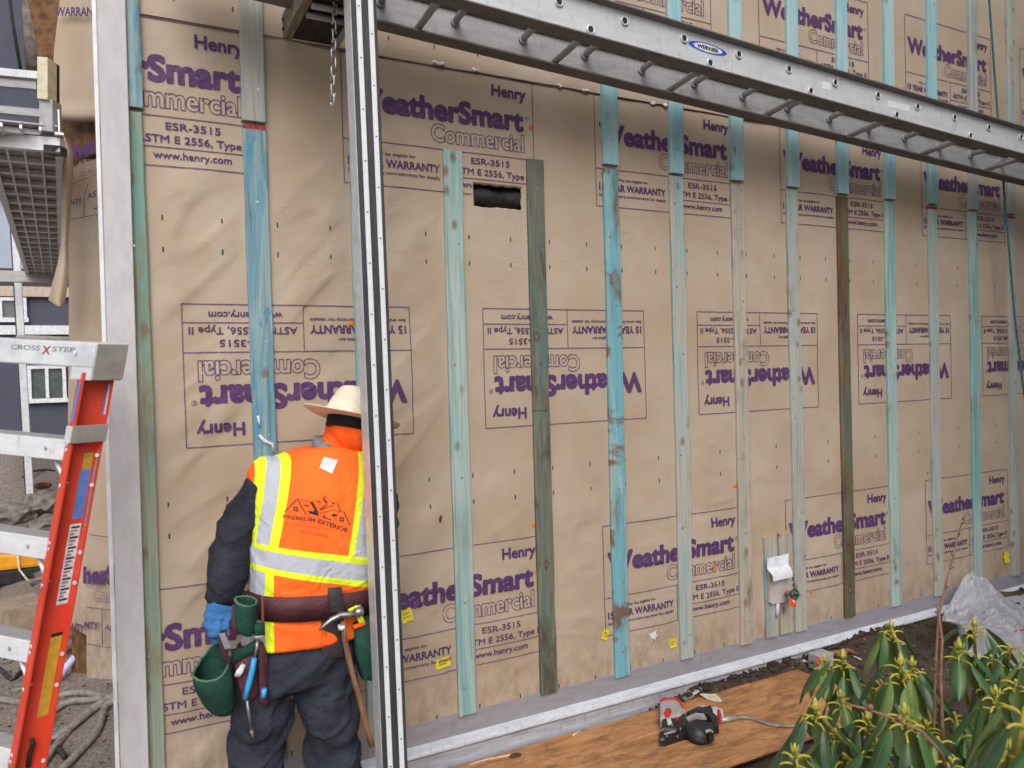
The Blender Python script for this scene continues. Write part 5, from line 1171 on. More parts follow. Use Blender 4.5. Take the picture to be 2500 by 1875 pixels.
while y < 7.6:
    mb = MB(); mb.loft([[(pxx(y, u), y + a, ZP + 0.016 + b) for a, b in ((0, 0), (0.05, 0), (0.05, 0.028), (0, 0.028))] for u in (0.02, 0.98)], smooth=False); mb.build('cross_member', M['alu'], sp, fix=True); y += 0.30
mb = MB(); mb.loft([[(pxx(y, 0.02), y, ZP + 0.048), (pxx(y, 0.98), y, ZP + 0.048), (pxx(y, 0.98), y, ZP + 0.056), (pxx(y, 0.02), y, ZP + 0.056)] for y in np.linspace(1.58, 7.6, 12)], smooth=False); mb.build('deck_sheet', M['alu_dull'], sp, fix=True)
sb = thing('side_bracket', 'bracket with a short yellowish post at the near end of the side plank', 'bracket', tuple(atd(60, 350, 4.0)))
def pbox(name, mat, x0, y0, x1, y1, D, th, par):
    m2 = MB(); m2.prism([atd(x, y, D) for x, y in ((x0, y0), (x1, y0 + (x1 - x0) * 0.09), (x1, y1 + (x1 - x0) * 0.09), (x0, y1))], FW * th); return m2.build(name, mat, par, fix=True)
M['creampost'] = plain('cream_plastic_post', lin(212, 206, 186), lin(196, 186, 150), 0.6, scale=20)
pbox('end_bar', M['alu'], -60, 318, 146, 352, 4.0, 0.05, sb); pbox('top_rail', M['alu'], -60, 160, 92, 178, 4.0, 0.04, sb); pbox('middle_rail', M['alu_dull'], -60, 186, 88, 204, 4.02, 0.04, sb); pbox('lower_rail', M['alu_dull'], -60, 252, 96, 270, 4.02, 0.04, sb)
pbox('post', M['creampost'], 91, 138, 116, 240, 3.95, 0.08, sb); pbox('post_foot', M['alu_dull'], 96, 240, 128, 318, 3.97, 0.08, sb); pbox('dark_upright', M['black'], 117, 150, 132, 330, 4.08, 0.05, sb); pbox('end_cap', M['rubber'], 106, 352, 148, 372, 4.0, 0.06, sb)
fp = thing('far_scaffold_pole', 'far aluminium scaffold pole behind the step ladder, in front of the slate house', 'pole', tuple(atd(78, 1290, 9.2)))
mb = MB(); a, b = atd(78, 1300, 9.2), atd(26, 380, 9.2); e1 = RT * 0.043; e2 = Vector((0, 0.09, 0)); mb.loft([[p - e1, p + e1, p + e1 + e2, p - e1 + e2] for p in (a, b)], smooth=False); mb.build('pole_tube', M['alu'], fp, fix=True)
mb = MB(); e1 = RT * 0.008; mb.loft([[p - RT * 0.052 - e1, p - RT * 0.052 + e1, p - RT * 0.052 + e1 + e2, p - RT * 0.052 - e1 + e2] for p in (a, b)], smooth=False); mb.build('rubber_face', M['rubber'], fp, fix=True)
mb = MB(); c = atd(85, 675, 9.0); mb.box((c.x - 0.35, c.y, c.z - 0.07), (c.x + 0.28, c.y + 0.08, c.z + 0.06), bev=0.005); mb.build('bracket_arm', M['alu_dull'], fp)

# ================================================================== slate house behind
HY = 12.4
def hz(py, px=80): return aty(px, py, HY).z
def hx(px): return aty(px, 900, HY).x
def siding(name, c1, c2, step=0.16):
    t = NT(name); v = t.coord(); x = t.xyz(v); f = t.math('FRACT', t.math('DIVIDE', x[2], step)); n = t.noise(v, 3, 4, 0.6)
    c = t.mix(t.ramp(n, [(0.3, 0), (0.7, 1)]), c1, c2); t.set(c, 0.7, 0, 0.3); b = t.n('Bump'); b.inputs['Strength'].default_value = 0.5; b.inputs['Distance'].default_value = 0.02; t.l(f, b.inputs['Height']); t.l(b.outputs[0], t.b.inputs['Normal']); return t.m
M['slate'] = siding('slate_blue_siding', lin(84, 86, 102), lin(76, 78, 94)); M['paleside'] = siding('pale_blue_siding', lin(176, 186, 204), lin(164, 174, 192))
M['glass'] = plain('window_glass', lin(96, 104, 110), lin(70, 78, 76), 0.08, scale=2, spec=0.6); M['wtrim'] = plain('white_house_trim', lin(228, 230, 236), None, 0.5); M['tantrim2'] = plain('tan_house_trim', lin(196, 178, 164), None, 0.6); M['soffit'] = plain('dark_soffit', lin(62, 60, 62), None, 0.8)
hs_ = thing('slate_house', 'slate blue house with white trim and windows far behind the step ladder', 'house', (-3, HY, -0.4))
X0, X1 = -9.0, 1.2
def hbox(name, mat, x0, x1, z0, z1, y0=0.0, y1=0.25, par=None):
    m2 = MB(); m2.box((x0, HY + y0, z0), (x1, HY + y1, z1)); return m2.build(name, mat, par or hs_)
hbox('lower_wall', M['slate'], X0, X1, -0.5, hz(726)); hbox('upper_wall', M['paleside'], X0, X1, hz(655), hz(470), 0.3, 0.5)
hbox('belt_trim', M['wtrim'], X0, X1, hz(817), hz(795), -0.06, -0.002); hbox('tan_trim', M['tantrim2'], X0, X1, hz(726) + .004, hz(701), -0.10, 0.2); hbox('soffit', M['soffit'], X0, X1, hz(700), hz(655), 0.10, 0.5)
hbox('foundation', M['stone'], X0, X1, -0.6, hz(1075), -0.12, -0.002)
hbox('gable_wall', M['slate'], X0, X1, hz(470) + .01, hz(-420), 0.1, 0.6)
mb = MB(); z0 = hz(-420) + 0.01; mb.prism([(X0, HY - 0.5, z0), (X0, HY + 4.0, z0 + 3.0), (X0, HY + 8.5, z0)], (X1 - X0, 0, 0)); mb.build('roof', plain('grey_roof', lin(92, 94, 104), lin(78, 80, 90), 0.85, scale=6), hs_, fix=True)
def hwin(px0, py0, px1, py1, mull):
    x0, x1, z1, z0 = hx(px0), hx(px1), hz(py0), hz(py1); w = hbox('window', M['glass'], x0 + .04, x1 - .04, z0 + .04, z1 - .04, -0.03, -0.002); t = 0.055
    m2 = MB(); m2.box((x0, HY - 0.09, z0), (x0 + t, HY - 0.003, z1)); m2.box((x1 - t, HY - 0.09, z0), (x1, HY - 0.003, z1)); m2.box((x0 + t, HY - 0.088, z1 - t), (x1 - t, HY - 0.004, z1)); m2.box((x0 - .02, HY - 0.1, z0 - 0.03), (x1 + .02, HY - 0.004, z0 + t * 0.8))
    if mull: xm = (x0 + x1) / 2; m2.box((xm - t * .45, HY - 0.085, z0 + t), (xm + t * .45, HY - 0.004, z1 - t))
    m2.build('frame', M['wtrim'], w)
hwin(3, 728, 72, 783, False); hwin(67, 893, 161, 980, True); hwin(-190, 893, -100, 980, True); hwin(-200, 728, -130, 783, False)
dp = thing('downspout', 'slanting grey downspout with a dark cable high up at the left', 'downspout', tuple(atd(50, 80, 8)))
mb = MB(); mb.tube([atd(75, -80, 8), atd(78, 60, 8), atd(88, 170, 8)], 0.09, 12); mb.build('pipe', M['stone'], dp); mb = MB(); mb.tube([atd(16, -80, 7.8), atd(30, 50, 7.8), atd(52, 180, 7.8)], 0.018, 6); mb.build('cable', M['black'], dp)

# ================================================================== clutter on the left ground
def gp(px, py):
    """where the picture ray meets the ground"""
    d = ray(px, py); t = 3.0
    for _ in range(60):
        p = CAM + d * t; e = p.z - float(gz(p.x, p.y)); t += e / max(0.05, -d.z) * 0.5
    return CAM + d * t
M['hose'] = plain('grey_hose', lin(148, 142, 134), lin(116, 110, 104), 0.6, scale=30)
for pts, lab in ((((100, 1880), (150, 1815), (200, 1760), (245, 1725), (250, 1712), (220, 1718), (170, 1722), (130, 1745), (90, 1765)), 'thick grey hose looped on the ground beside the corner board'), (((140, 1900), (200, 1840), (240, 1790), (255, 1740), (275, 1722), (320, 1700)), 'grey hose running behind the corner board, nearest the frame edge'), (((120, 1820), (180, 1780), (225, 1745), (300, 1690), (340, 1660)), 'thin grey hose crossing the loop by the corner board'), (((0, 1715), (40, 1722), (80, 1730), (130, 1712), (200, 1700), (300, 1720)), 'pale grey hose lying behind the orange ladder rail')):
    P = [gp(*p) + Vector((0, 0, 0.022)) for p in pts]; Q = []
    for i in range(len(P) - 1):
        for k in range(6):
            t = k / 6; p0, p1, p2, p3 = P[max(i - 1, 0)], P[i], P[i + 1], P[min(i + 2, len(P) - 1)]
            Q.append(0.5 * ((2 * p1) + (p2 - p0) * t + (2 * p0 - 5 * p1 + 4 * p2 - p3) * t * t + (-p0 + 3 * p1 - 3 * p2 + p3) * t ** 3))
    m2 = MB(); m2.tube(Q + [P[-1]], 0.019, 8); tag(m2.build('hose', M['hose']), lab, 'hose', 'grey hoses on the left ground')
a, b = gp(140, 1672), gp(215, 1612); m2 = MB(); m2.tube([a + Vector((0, 0, 0.04)), b + Vector((0, 0, 0.12))], 0.022, 10); tag(m2.build('white_pipe', M['pipe']), 'straight white pipe lying on rubble behind the orange ladder', 'pipe')
M['ycase'] = plain('yellow_machine_case', lin(232, 160, 30), lin(214, 140, 22), 0.45, scale=10)
c = gp(55, 1415); yc = thing('yellow_case', 'yellow and black tool case on the ground behind the ladder steps', 'case', tuple(c))
mb = MB(); mb.box((c.x - 0.42, c.y - 0.1, c.z + 0.12), (c.x + 0.20, c.y + 0.25, c.z + 0.27), bev=0.03); mb.build('lid', M['ycase'], yc); mb = MB(); mb.box((c.x - 0.41, c.y - 0.09, c.z - 0.02), (c.x + 0.19, c.y + 0.24, c.z + 0.118), bev=0.02); mb.build('base', M['black'], yc)
for dx in (-0.25, -0.02):
    mb = MB(); mb.tube([(c.x + dx, c.y - 0.115, c.z + 0.25), (c.x + dx + .01, c.y - 0.12, c.z + 0.12), (c.x + dx + 0.08, c.y - 0.13, c.z), (c.x + dx + 0.05, c.y - 0.3, c.z - 0.01)], 0.010, 6); mb.build('strap', M['creampost'], yc)
M['card'] = plain('wet_cardboard', lin(164, 146, 128), lin(140, 122, 106), 0.8, scale=8)
c = gp(68, 1540); bx = thing('cardboard_box', 'damp brown box standing behind the lower ladder steps', 'box', tuple(c)); Rz = Matrix.Translation(c) @ Matrix.Rotation(0.35, 4, 'Z')
mb = MB(); mb.box((-0.13, -0.02, -0.02), (0.16, 0.42, 0.17), M=Rz, bev=0.006); mb.build('carton', M['card'], bx); mb = MB(); mb.box((-0.132, 0.0, 0.1705), (0.012, 0.42, 0.174), M=Rz); mb.box((0.018, 0.0, 0.1705), (0.162, 0.42, 0.174), M=Rz); mb.build('flaps', M['card'], bx)
rnd = random.Random(11)
for k, (px, py, r, lab) in enumerate(((118, 1290, 0.16, 'pale concrete lump right of the far pole foot'), (108, 1240, 0.22, 'dark grey rock on the heap behind the ladder rail'), (40, 1265, 0.20, 'flat grey rock left of the far pole'), (130, 1420, 0.13, 'brownish rock behind the orange rail'), (20, 1610, 0.07, 'pale stone under the third ladder step'), (150, 1560, 0.09, 'small brown rock between rail and paper'), (60, 1680, 0.06, 'small grey stone near the lowest brace'))):
    c = gp(px, py); bm = bmesh.new(); bmesh.ops.create_icosphere(bm, subdivisions=3, radius=r)
    for v in bm.verts:
        n = v.co.normalized(); f = 1 + 0.45 * float(vn(np.array(n.x * 2.2 + k * 5), np.array(n.y * 2.2 + n.z * 3))) + 0.15 * float(vn(np.array(n.x * 7), np.array(n.z * 7 + n.y * 5))); v.co = Vector((v.co.x * f * 1.25, v.co.y * f, v.co.z * f * 0.7)) + c + Vector((0, 0, r * 0.25))
    me = bpy.data.meshes.new('rock'); bm.to_mesh(me); bm.free(); me.materials.append(M['stone']); tag(link('rock', me), lab, 'rock', 'rocks and lumps on the left ground')
c = gp(105, 1205); m2 = MB(); m2.ell(c + Vector((0, 0, 0.1)), (0.10, 0.05, 0.045), 10, 8); tag(m2.build('work_glove', plain('rust_glove', lin(140, 70, 40), lin(60, 40, 36), 0.8, scale=20)), 'small rust red scrap on the heap behind the ladder', 'scrap')

M['cablek'] = plain('black_cable', (0.02, 0.02, 0.022), (0.04, 0.04, 0.042), 0.5, scale=40)
for pts, lab in ((((0, 1262), (25, 1215), (60, 1165), (110, 1150), (150, 1160), (175, 1185)), 'black cable draped over the grey heap behind the ladder'), (((0, 1640), (30, 1665), (60, 1640), (95, 1655), (130, 1625)), 'black cable curling below the third ladder step'), (((40, 1800), (80, 1790), (120, 1812), (160, 1860)), 'black cable on the ground left of the grey hoses')):
    P = [gp(*p) + Vector((0, 0, 0.02)) for p in pts]; Q = []
    for i in range(len(P) - 1):
        for k in range(5):
            t = k / 5; p0, p1, p2, p3 = P[max(i - 1, 0)], P[i], P[i + 1], P[min(i + 2, len(P) - 1)]; Q.append(0.5 * ((2 * p1) + (p2 - p0) * t + (2 * p0 - 5 * p1 + 4 * p2 - p3) * t * t + (-p0 + 3 * p1 - 3 * p2 + p3) * t ** 3))
    m2 = MB(); m2.tube(Q + [P[-1]], 0.014, 7); tag(m2.build('cable', M['cablek']), lab, 'cable', 'black cables on the left ground')
for k, (a, b, w, lab) in enumerate((((0, 1590), (175, 1600), 0.05, 'grey board lying across the ground behind the third step'), ((90, 1500), (190, 1455), 0.045, 'brown board leaning on rubble behind the orange rail'), ((20, 1860), (120, 1765), 0.04, 'short grey board near the foot of the ladder'))):
    A, B = gp(*a) + Vector((0, 0, 0.03)), gp(*b) + Vector((0, 0, 0.05 + 0.05 * (k == 1))); d = (B - A).normalized(); n = Vector((-d.y, d.x, 0)).normalized() * w; m2 = MB(); m2.loft([[p - n, p + n, p + n + Vector((0, 0, 0.025)), p - n + Vector((0, 0, 0.025))] for p in (A, B)], smooth=False); tag(m2.build('scrap_board', M['oldwood'], fix=True), lab, 'board', 'scrap boards on the left ground')
# ================================================================== rhododendron
def leaf_mat(name='rhododendron_leaf', k1=lin(46, 82, 48), k2=lin(66, 102, 54), k3=lin(84, 106, 54)):
    t = NT(name); v = t.coord(); a = t.noise(v, 14, 4, 0.6); oi = t.noise(v, 4, 2, 0.5)
    c = t.mix(t.ramp(oi, [(0.35, 0), (0.65, 1)]), k1, k2); c = t.mix(t.ramp(a, [(0.4, 0), (0.75, 0.5)]), c, k3)
    g = t.n('NewGeometry'); c = t.mix(g.outputs['Backfacing'], c, lin(120, 142, 88)); sp = t.noise(v, 90, 3, 0.6); c = t.mix(t.ramp(sp, [(0.66, 0.0), (0.7, 0.5)]), c, lin(96, 84, 44)); t.set(c, t.ramp(a, [(0.3, 0.3), (0.7, 0.5)]), 0, 0.5); t.bump(t.math('ADD', a, t.math('MULTIPLY', sp, 0.4)), 0.35, 0.004); return t.m
M['leaf'] = leaf_mat(); M['leaf2'] = leaf_mat('yellowing_leaf', lin(84, 112, 52), lin(110, 130, 60), lin(128, 124, 62)); M['leaf3'] = leaf_mat('dark_old_leaf', lin(36, 66, 42), lin(46, 78, 46), lin(70, 84, 46)); M['petiole'] = plain('yellow_petiole', lin(184, 174, 62), lin(156, 152, 58), 0.55, scale=30); M['rib'] = plain('pale_leaf_rib', lin(104, 128, 66), None, 0.5)
M['stem'] = plain('yellow_green_stem', lin(170, 158, 52), lin(132, 126, 60), 0.6, scale=20); M['bud'] = plain('flower_bud', lin(196, 176, 92), lin(150, 150, 70), 0.6, scale=120, lo=0.45, hi=0.55); M['bark'] = plain('brown_bark', lin(104, 78, 62), lin(76, 56, 46), 0.85, scale=30, bump=0.4)
def leaf(mb, base, az, droop, L, Wd, rnd, pet=0.022):
    out = Vector((math.cos(az), math.sin(az), 0)); up = Vector((0, 0, 1)); side = out.cross(up)
    pts = [base]; d = (out * 0.85 + up * 0.35).normalized(); p = base.copy(); ang = rnd.uniform(0.3, 0.8); ang0 = ang
    for k in range(4):
        p = p + (out * math.cos(ang) + up * math.sin(ang)) * pet / 4; pts.append(p.copy()); ang -= (ang0 + droop * 0.8) / 4
    lm = rnd.choice((0, 0, 0, 3, 4, 4)); mb.m = 1; mb.tube(pts, [0.0030, 0.0028, 0.0027, 0.0026, 0.0024], 6); mb.m = lm
    n = 9; roll = rnd.uniform(-0.35, 0.35); rows = []; ribs = []; kk = rnd.uniform(0.0, 0.6); fold = rnd.uniform(0.25, 0.75)
    a2 = -droop * 0.9
    for i in range(n + 1):
        t = i / n; a2c = a2 - kk * (t - 0.2); dirv = out * math.cos(a2c) + up * math.sin(a2c)
        if i: p = p + dirv * L / n
        nr = (up * math.cos(a2c) - out * math.sin(a2c)); sd = (side * math.cos(roll) + nr * math.sin(roll)); n2 = sd.cross(dirv)
        w = Wd * (math.sin(PI * min(1, t * 0.98 + 0.02)) ** 0.62) * (1 - 0.10 * t) * 0.5 + 0.0006
        dn_ = -n2 if n2.z > 0 else n2
        e = dn_ * (w * fold + 0.0015 * math.sin(t * 9 + roll * 8))
        c_ = dn_ * (-w * 0.06)
        rows.append([p - sd * w + e, p - sd * w * 0.5 + e * 0.28, p + c_ * 0, p + sd * w * 0.5 + e * 0.28, p + sd * w + e]); ribs.append((p - dn_ * 0.0008, sd))
    mb.grid([q_ for r in rows for q_ in r], n + 1, 5)
    mb.m = 2; P = []
    for i, (c_, sd) in enumerate(ribs): w = 0.0010 * (1 - 0.75 * i / n); P += [c_ - sd * w, c_ + sd * w]
    mb.grid(P, n + 1, 2); mb.m = 0
def rhodo(name, label, root, apexes, seed):
    rnd = random.Random(seed); t = thing(name, label, 'shrub', tuple(root), 'rhododendron shrubs by the wall')
    for (px, py, D, nl, sc, bud) in apexes:
        ap = atd(px, py, D); mb = MB(); a0 = rnd.random() * 6.28
        for k in range(max(5, nl - 1)):
            az = a0 + k * 2.39996 + rnd.uniform(-.2, .2); dr = rnd.uniform(0.8, 1.4); b = ap + Vector((0, 0, -0.012 - 0.005 * k * sc))
            leaf(mb, b + Vector((math.cos(az), math.sin(az), 0)) * 0.005, az, dr, sc * rnd.uniform(0.105, 0.155), sc * rnd.uniform(0.032, 0.042), rnd, 0.036 * sc)
        mb.build('leaf_whorl', [M['leaf'], M['petiole'], M['rib'], M['leaf2'], M['leaf3']], t)
        mid = ap.lerp(root, 0.45) + Vector((rnd.uniform(-.05, .05), rnd.uniform(-.05, .05), -0.02)); pts = []
        for i in range(9):
            u = i / 8; pts.append(ap * (1 - u) ** 2 + (ap + Vector((0.02, 0, -0.16 * sc)) + (root - ap) * 0.15) * 2 * u * (1 - u) * 0.6 + mid * 2 * u * (1 - u) * 0.4 + root * u * u)
        mb = MB(); mb.tube(pts, [0.0045 * sc + 0.0035 * i / 8 for i in range(9)], 7); mb.build('stem', M['stem'] if D < 3 else M['bark'], t)
        if bud:
            sc *= rnd.uniform(0.62, 0.95); mb = MB(); mb.loft([[ap + Vector((r * sc * math.cos(k * PI / 4), r * sc * math.sin(k * PI / 4), h * sc)) for k in range(8)] for r, h in ((0.004, -0.006), (0.0085, 0.004), (0.0095, 0.013), (0.006, 0.026), (0.0008, 0.037))]); mb.build('flower_bud', M['bud'], t)
            mb = MB()
            for k in range(5):
                an = k * 1.26 + a0; o = Vector((math.cos(an), math.sin(an), 0)); mb.tube([ap + o * 0.006, ap + o * 0.013 * sc + Vector((0, 0, 0.008)), ap + o * 0.016 * sc + Vector((0, 0, 0.018))], [0.0028, 0.0022, 0.0004], 5)
            mb.build('bud_scale', M['petiole'], t)
G1 = Vector((2.62, -1.42, float(gz(2.62, -1.42)))); G2 = Vector((3.0, -1.2, float(gz(3.0, -1.2)))); G3 = Vector((1.35, -2.05, float(gz(1.35, -2.05))))
rhodo('rhododendron', 'large rhododendron with drooping dark leaves in front of the plywood end', G1,
      [(2175, 1530, 2.55, 9, 1.15, 1), (2058, 1606, 2.45, 8, 1.05, 1), (2012, 1616, 2.5, 6, 0.85, 1), (2199, 1622, 2.15, 10, 1.15, 1), (2227, 1625, 2.3, 7, 1.0, 1), (1990, 1732, 1.95, 8, 1.05, 1), (1940, 1835, 1.75, 7, 0.85, 1), (2208, 1742, 1.85, 9, 1.15, 1), (2052, 1702, 2.3, 7, 1.0, 1), (2118, 1755, 2.15, 8, 1.0, 1), (2140, 1822, 1.9, 9, 1.0, 1), (2060, 1840, 2.0, 8, 1.0, 0), (2290, 1800, 2.0, 8, 1.05, 0), (2110, 1890, 1.8, 9, 1.0, 0), (2230, 1880, 1.75, 8, 1.05, 0), (2130, 1690, 2.5, 8, 1.0, 0), (2260, 1700, 2.5, 7, 1.0, 0), (2150, 1660, 2.45, 7, 1.0, 0), (2085, 1650, 2.5, 6, 0.95, 0), (2040, 1780, 2.05, 8, 1.0, 0), (2180, 1800, 2.1, 8, 1.05, 0), (2260, 1760, 2.1, 8, 1.05, 0), (2320, 1850, 1.8, 8, 1.0, 0)], 21)
rhodo('rhododendron', 'rhododendron growing further right in front of the crumpled plastic sheet', G2,
      [(2379, 1527, 2.6, 8, 1.15, 1), (2341, 1582, 2.4, 8, 1.1, 1), (2430, 1694, 1.95, 8, 1.05, 1), (2463, 1572, 2.5, 5, 1.0, 0), (2530, 1600, 2.3, 8, 1.15, 1), (2395, 1660, 2.45, 6, 1.05, 0), (2330, 1740, 2.35, 5, 1.0, 0), (2420, 1600, 2.5, 6, 1.0, 0), (2380, 1780, 2.0, 7, 1.0, 0), (2480, 1660, 2.2, 7, 1.1, 0)], 22)
rhodo('rhododendron', 'near rhododendron branch with the largest leaves at the lower right edge', Vector((1.32, -2.0, float(gz(1.32, -2.0)))),
      [(2505, 1728, 1.35, 9, 1.15, 0), (2455, 1826, 1.35, 7, 1.0, 1), (2600, 1800, 1.3, 8, 1.1, 0), (2420, 1905, 1.4, 8, 1.05, 0)], 23)
# ================================================================== bare saplings
M['twig'] = plain('red_brown_twig', lin(122, 78, 70), lin(148, 112, 92), 0.7, scale=24)
def twig(label, pts, D, r0, r1, side):
    t = thing('bare_sapling', label, 'sapling', tuple(atd(*pts[0], D)), 'bare red brown saplings'); P = [atd(*p, D) for p in pts]; n = len(P)
    mb = MB(); mb.tube(P, [r0 + (r1 - r0) * i / (n - 1) for i in range(n)], 7); mb.build('stem', M['twig'], t)
    for (k, dx, dy) in side:
        mb = MB(); p = atd(*pts[k], D); q_ = atd(pts[k][0] + dx, pts[k][1] + dy, D - 0.01); mb.tube([p, q_], [r1 * 1.3, r1 * 0.9], 5); mb.ell(q_, (r1 * 1.6,) * 3, 6, 5); mb.build('side_bud', M['twig'], t)
twig('tall bare reddish sapling standing in front of the wall at right', [(2308, 1900), (2302, 1800), (2296, 1650), (2300, 1560), (2292, 1500), (2300, 1470), (2307, 1440), (2318, 1390), (2328, 1360), (2338, 1310), (2347, 1280), (2350, 1268)], 2.05, 0.0048, 0.0014, [(6, 8, -8), (7, 9, -5), (8, -6, -9), (9, 6, -7), (10, 6, -6), (11, 3, -8), (3, -8, -6), (2, -6, -5)])
twig('pale bare sapling stem just left of the tall reddish one', [(2282, 1900), (2280, 1780), (2283, 1640), (2288, 1560), (2291, 1500), (2288, 1478)], 2.1, 0.0044, 0.0025, [(4, -6, -5), (2, -7, -6)])
twig('thin bare twig slanting across the rhododendron leaves', [(2058, 1716), (2120, 1732), (2190, 1758), (2250, 1785), (2300, 1840), (2310, 1880)], 1.62, 0.0022, 0.0042, [(1, 5, -6), (2, 7, -5)])
# ================================================================== plastic sheet
def plastic_mat():
    t = NT('milky_plastic'); v = t.coord(); a = t.noise(v, 9, 5, 0.6); t.set(t.mix(t.ramp(a, [(0.35, 0), (0.7, 1)]), lin(238, 238, 246), lin(222, 222, 234)), 0.32, 0, 0.5)
    t.b.inputs['Transmission Weight'].default_value = 0.0; tr = t.n('BsdfTransparent'); tl = t.n('BsdfTranslucent'); tl.inputs[0].default_value = (*lin(214, 216, 226), 1); m1 = t.n('MixShader'); m2_ = t.n('MixShader'); m1.inputs[0].default_value = 0.4; m2_.inputs[0].default_value = 0.3
    t.l(t.b.outputs[0], m1.inputs[1]); t.l(tl.outputs[0], m1.inputs[2]); t.l(m1.outputs[0], m2_.inputs[1]); t.l(tr.outputs[0], m2_.inputs[2]); t.l(m2_.outputs[0], t.out.inputs['Surface'])
    t.bump(t.noise(v, 30, 3, 0.6, 0.8), 0.25, 0.006); return t.m
M['plastic'] = plastic_mat()
rows = [[(2335, 1440, -.10), (2350, 1415, -.09), (2371, 1399, -.08), (2402, 1420, -.08), (2440, 1448, -.08), (2480, 1478, -.09), (2540, 1485, -.1)],
        [(2316, 1478, -.14), (2345, 1458, -.15), (2374, 1430, -.15), (2410, 1448, -.15), (2445, 1462, -.14), (2490, 1488, -.13), (2550, 1490, -.14)],
        [(2302, 1504, -.18), (2338, 1492, -.22), (2378, 1476, -.24), (2418, 1474, -.23), (2455, 1480, -.22), (2505, 1494, -.2), (2560, 1496, -.2)],
        [(2298, 1518, -.22), (2335, 1514, -.28), (2385, 1502, -.32), (2428, 1498, -.32), (2470, 1500, -.30), (2520, 1503, -.28), (2570, 1503, -.28)],
        [(2338, 1526, -.26), (2352, 1530, -.36), (2395, 1520, -.40), (2435, 1516, -.40), (2480, 1519, -.38), (2530, 1528, -.36), (2580, 1530, -.36)],
        [(2340, 1552, -.34), (2354, 1560, -.46), (2400, 1552, -.50), (2445, 1545, -.50), (2490, 1546, -.48), (2540, 1555, -.46), (2590, 1556, -.46)],
        [(2350, 1578, -.46), (2362, 1598, -.58), (2405, 1596, -.64), (2450, 1586, -.62), (2500, 1594, -.60), (2550, 1600, -.58), (2600, 1600, -.58)],
        [(2400, 1605, -.60), (2402, 1636, -.72), (2420, 1652, -.78), (2462, 1645, -.76), (2512, 1648, -.74), (2560, 1650, -.72), (2610, 1650, -.72)]]
ctl = np.array([[list(aty(x, y, Y)) for x, y, Y in r] for r in rows]); n1, n2 = 100, 100; P = []
for i in range(n1):
    for jx in range(n2):
        u = i / (n1 - 1) * (len(rows) - 1); w = jx / (n2 - 1) * 6; a, b = min(int(u), len(rows) - 2), min(int(w), 5); fu, fw = u - a, w - b
        p = ctl[a, b] * (1 - fu) * (1 - fw) + ctl[a + 1, b] * fu * (1 - fw) + ctl[a, b + 1] * (1 - fu) * fw + ctl[a + 1, b + 1] * fu * fw
        h = 0.04 * max(0, 1 - 6 * abs(float(vn(np.array(u * 0.8 + w * 0.5), np.array(w * 1.7 - u * 0.5))))) ** 1.5 * 0.6 + 0.008 * max(0, 1 - 4 * abs(float(vn(np.array(u * 2.4 - w), np.array(w * 2.6 + u * 1.3))))) ** 1.5 + 0.004 * float(vn(np.array(u * 5), np.array(w * 6)))
        z = p[2] + h; z = max(z, float(gz(p[0], p[1])) + 0.004); P.append((p[0], p[1] - h * 0.5, z))
mb = MB(); mb.grid(P, n1, n2); tag(mb.build('plastic_sheet', M['plastic']), 'crumpled milky plastic sheet heaped against the foot of the wall', 'plastic sheet')
M['redwire'] = plain('red_wire', lin(150, 36, 38), None, 0.5)
P = [aty(x, y, -.5) for x, y in ((2478, 1541), (2490, 1540), (2500, 1537), (2540, 1528))]; P = [Vector((p.x, p.y, max(p.z, float(gz(p.x, p.y)) + 0.02))) for p in P]; mb = MB(); mb.tube(P, 0.0035, 6); tag(mb.build('red_wire', M['redwire']), 'red wire emerging from under the plastic sheet', 'wire')

# ================================================================== nailer on the plywood
M['n_alu'] = plain('worn_cast_alloy', (0.56, 0.55, 0.55), (0.4, 0.39, 0.39), 0.38, 0.35, scale=60); M['n_black'] = plain('dusty_black_rubber', lin(40, 40, 43), lin(26, 26, 28), 0.45, scale=30); M['n_red'] = plain('red_plastic', lin(206, 40, 38), lin(176, 30, 30), 0.35, scale=20)
np_ = lambda x, y, h=0.0: atz(1560 + x / 6.9125, 1680 + y / 6.9125, PZ + h)
nl = thing('nail_gun', 'black and silver air nail gun with red parts lying on the plywood', 'nail gun', tuple(np_(800, 900)))
def blk(name, pts, h0, h1, mat, par, inset=0.9):
    P = [np_(x, y, h0) for x, y in pts]; c = sum(P, Vector()) / len(P); m2 = MB(); m2.loft([[p for p in P], [p + Vector((0, 0, h1 - h0)) * 0.75 for p in P], [c + (p - c) * inset + Vector((0, 0, h1 - h0)) for p in P]], smooth=False); return m2.build(name, mat, par, fix=True)
blk('magazine', [(350, 985), (335, 880), (400, 840), (700, 800), (830, 780), (840, 860), (640, 920), (430, 985)], 0.0, 0.035, M['n_black'], nl)
blk('body', [(390, 850), (385, 700), (440, 610), (780, 560), (820, 640), (820, 800), (640, 870)], 0.006, 0.052, M['n_black'], nl)
nh = blk('nose_housing', [(360, 660), (350, 380), (420, 330), (640, 330), (740, 470), (790, 560), (700, 640), (480, 690)], 0.008, 0.062, M['n_alu'], nl)
blk('red_guard', [(350, 385), (365, 340), (440, 315), (640, 318), (700, 360), (770, 500), (745, 500), (680, 385), (620, 345), (450, 345)], 0.02, 0.068, M['n_red'], nl, 0.97)
blk('red_dial', [(425, 470), (450, 400), (520, 380), (550, 430), (520, 500), (450, 510)], 0.055, 0.075, M['capo'] if False else M['n_red'], nh, 0.7); blk('red_button', [(610, 545), (640, 515), (672, 545), (645, 580)], 0.055, 0.068, M['n_red'], nh, 0.8)
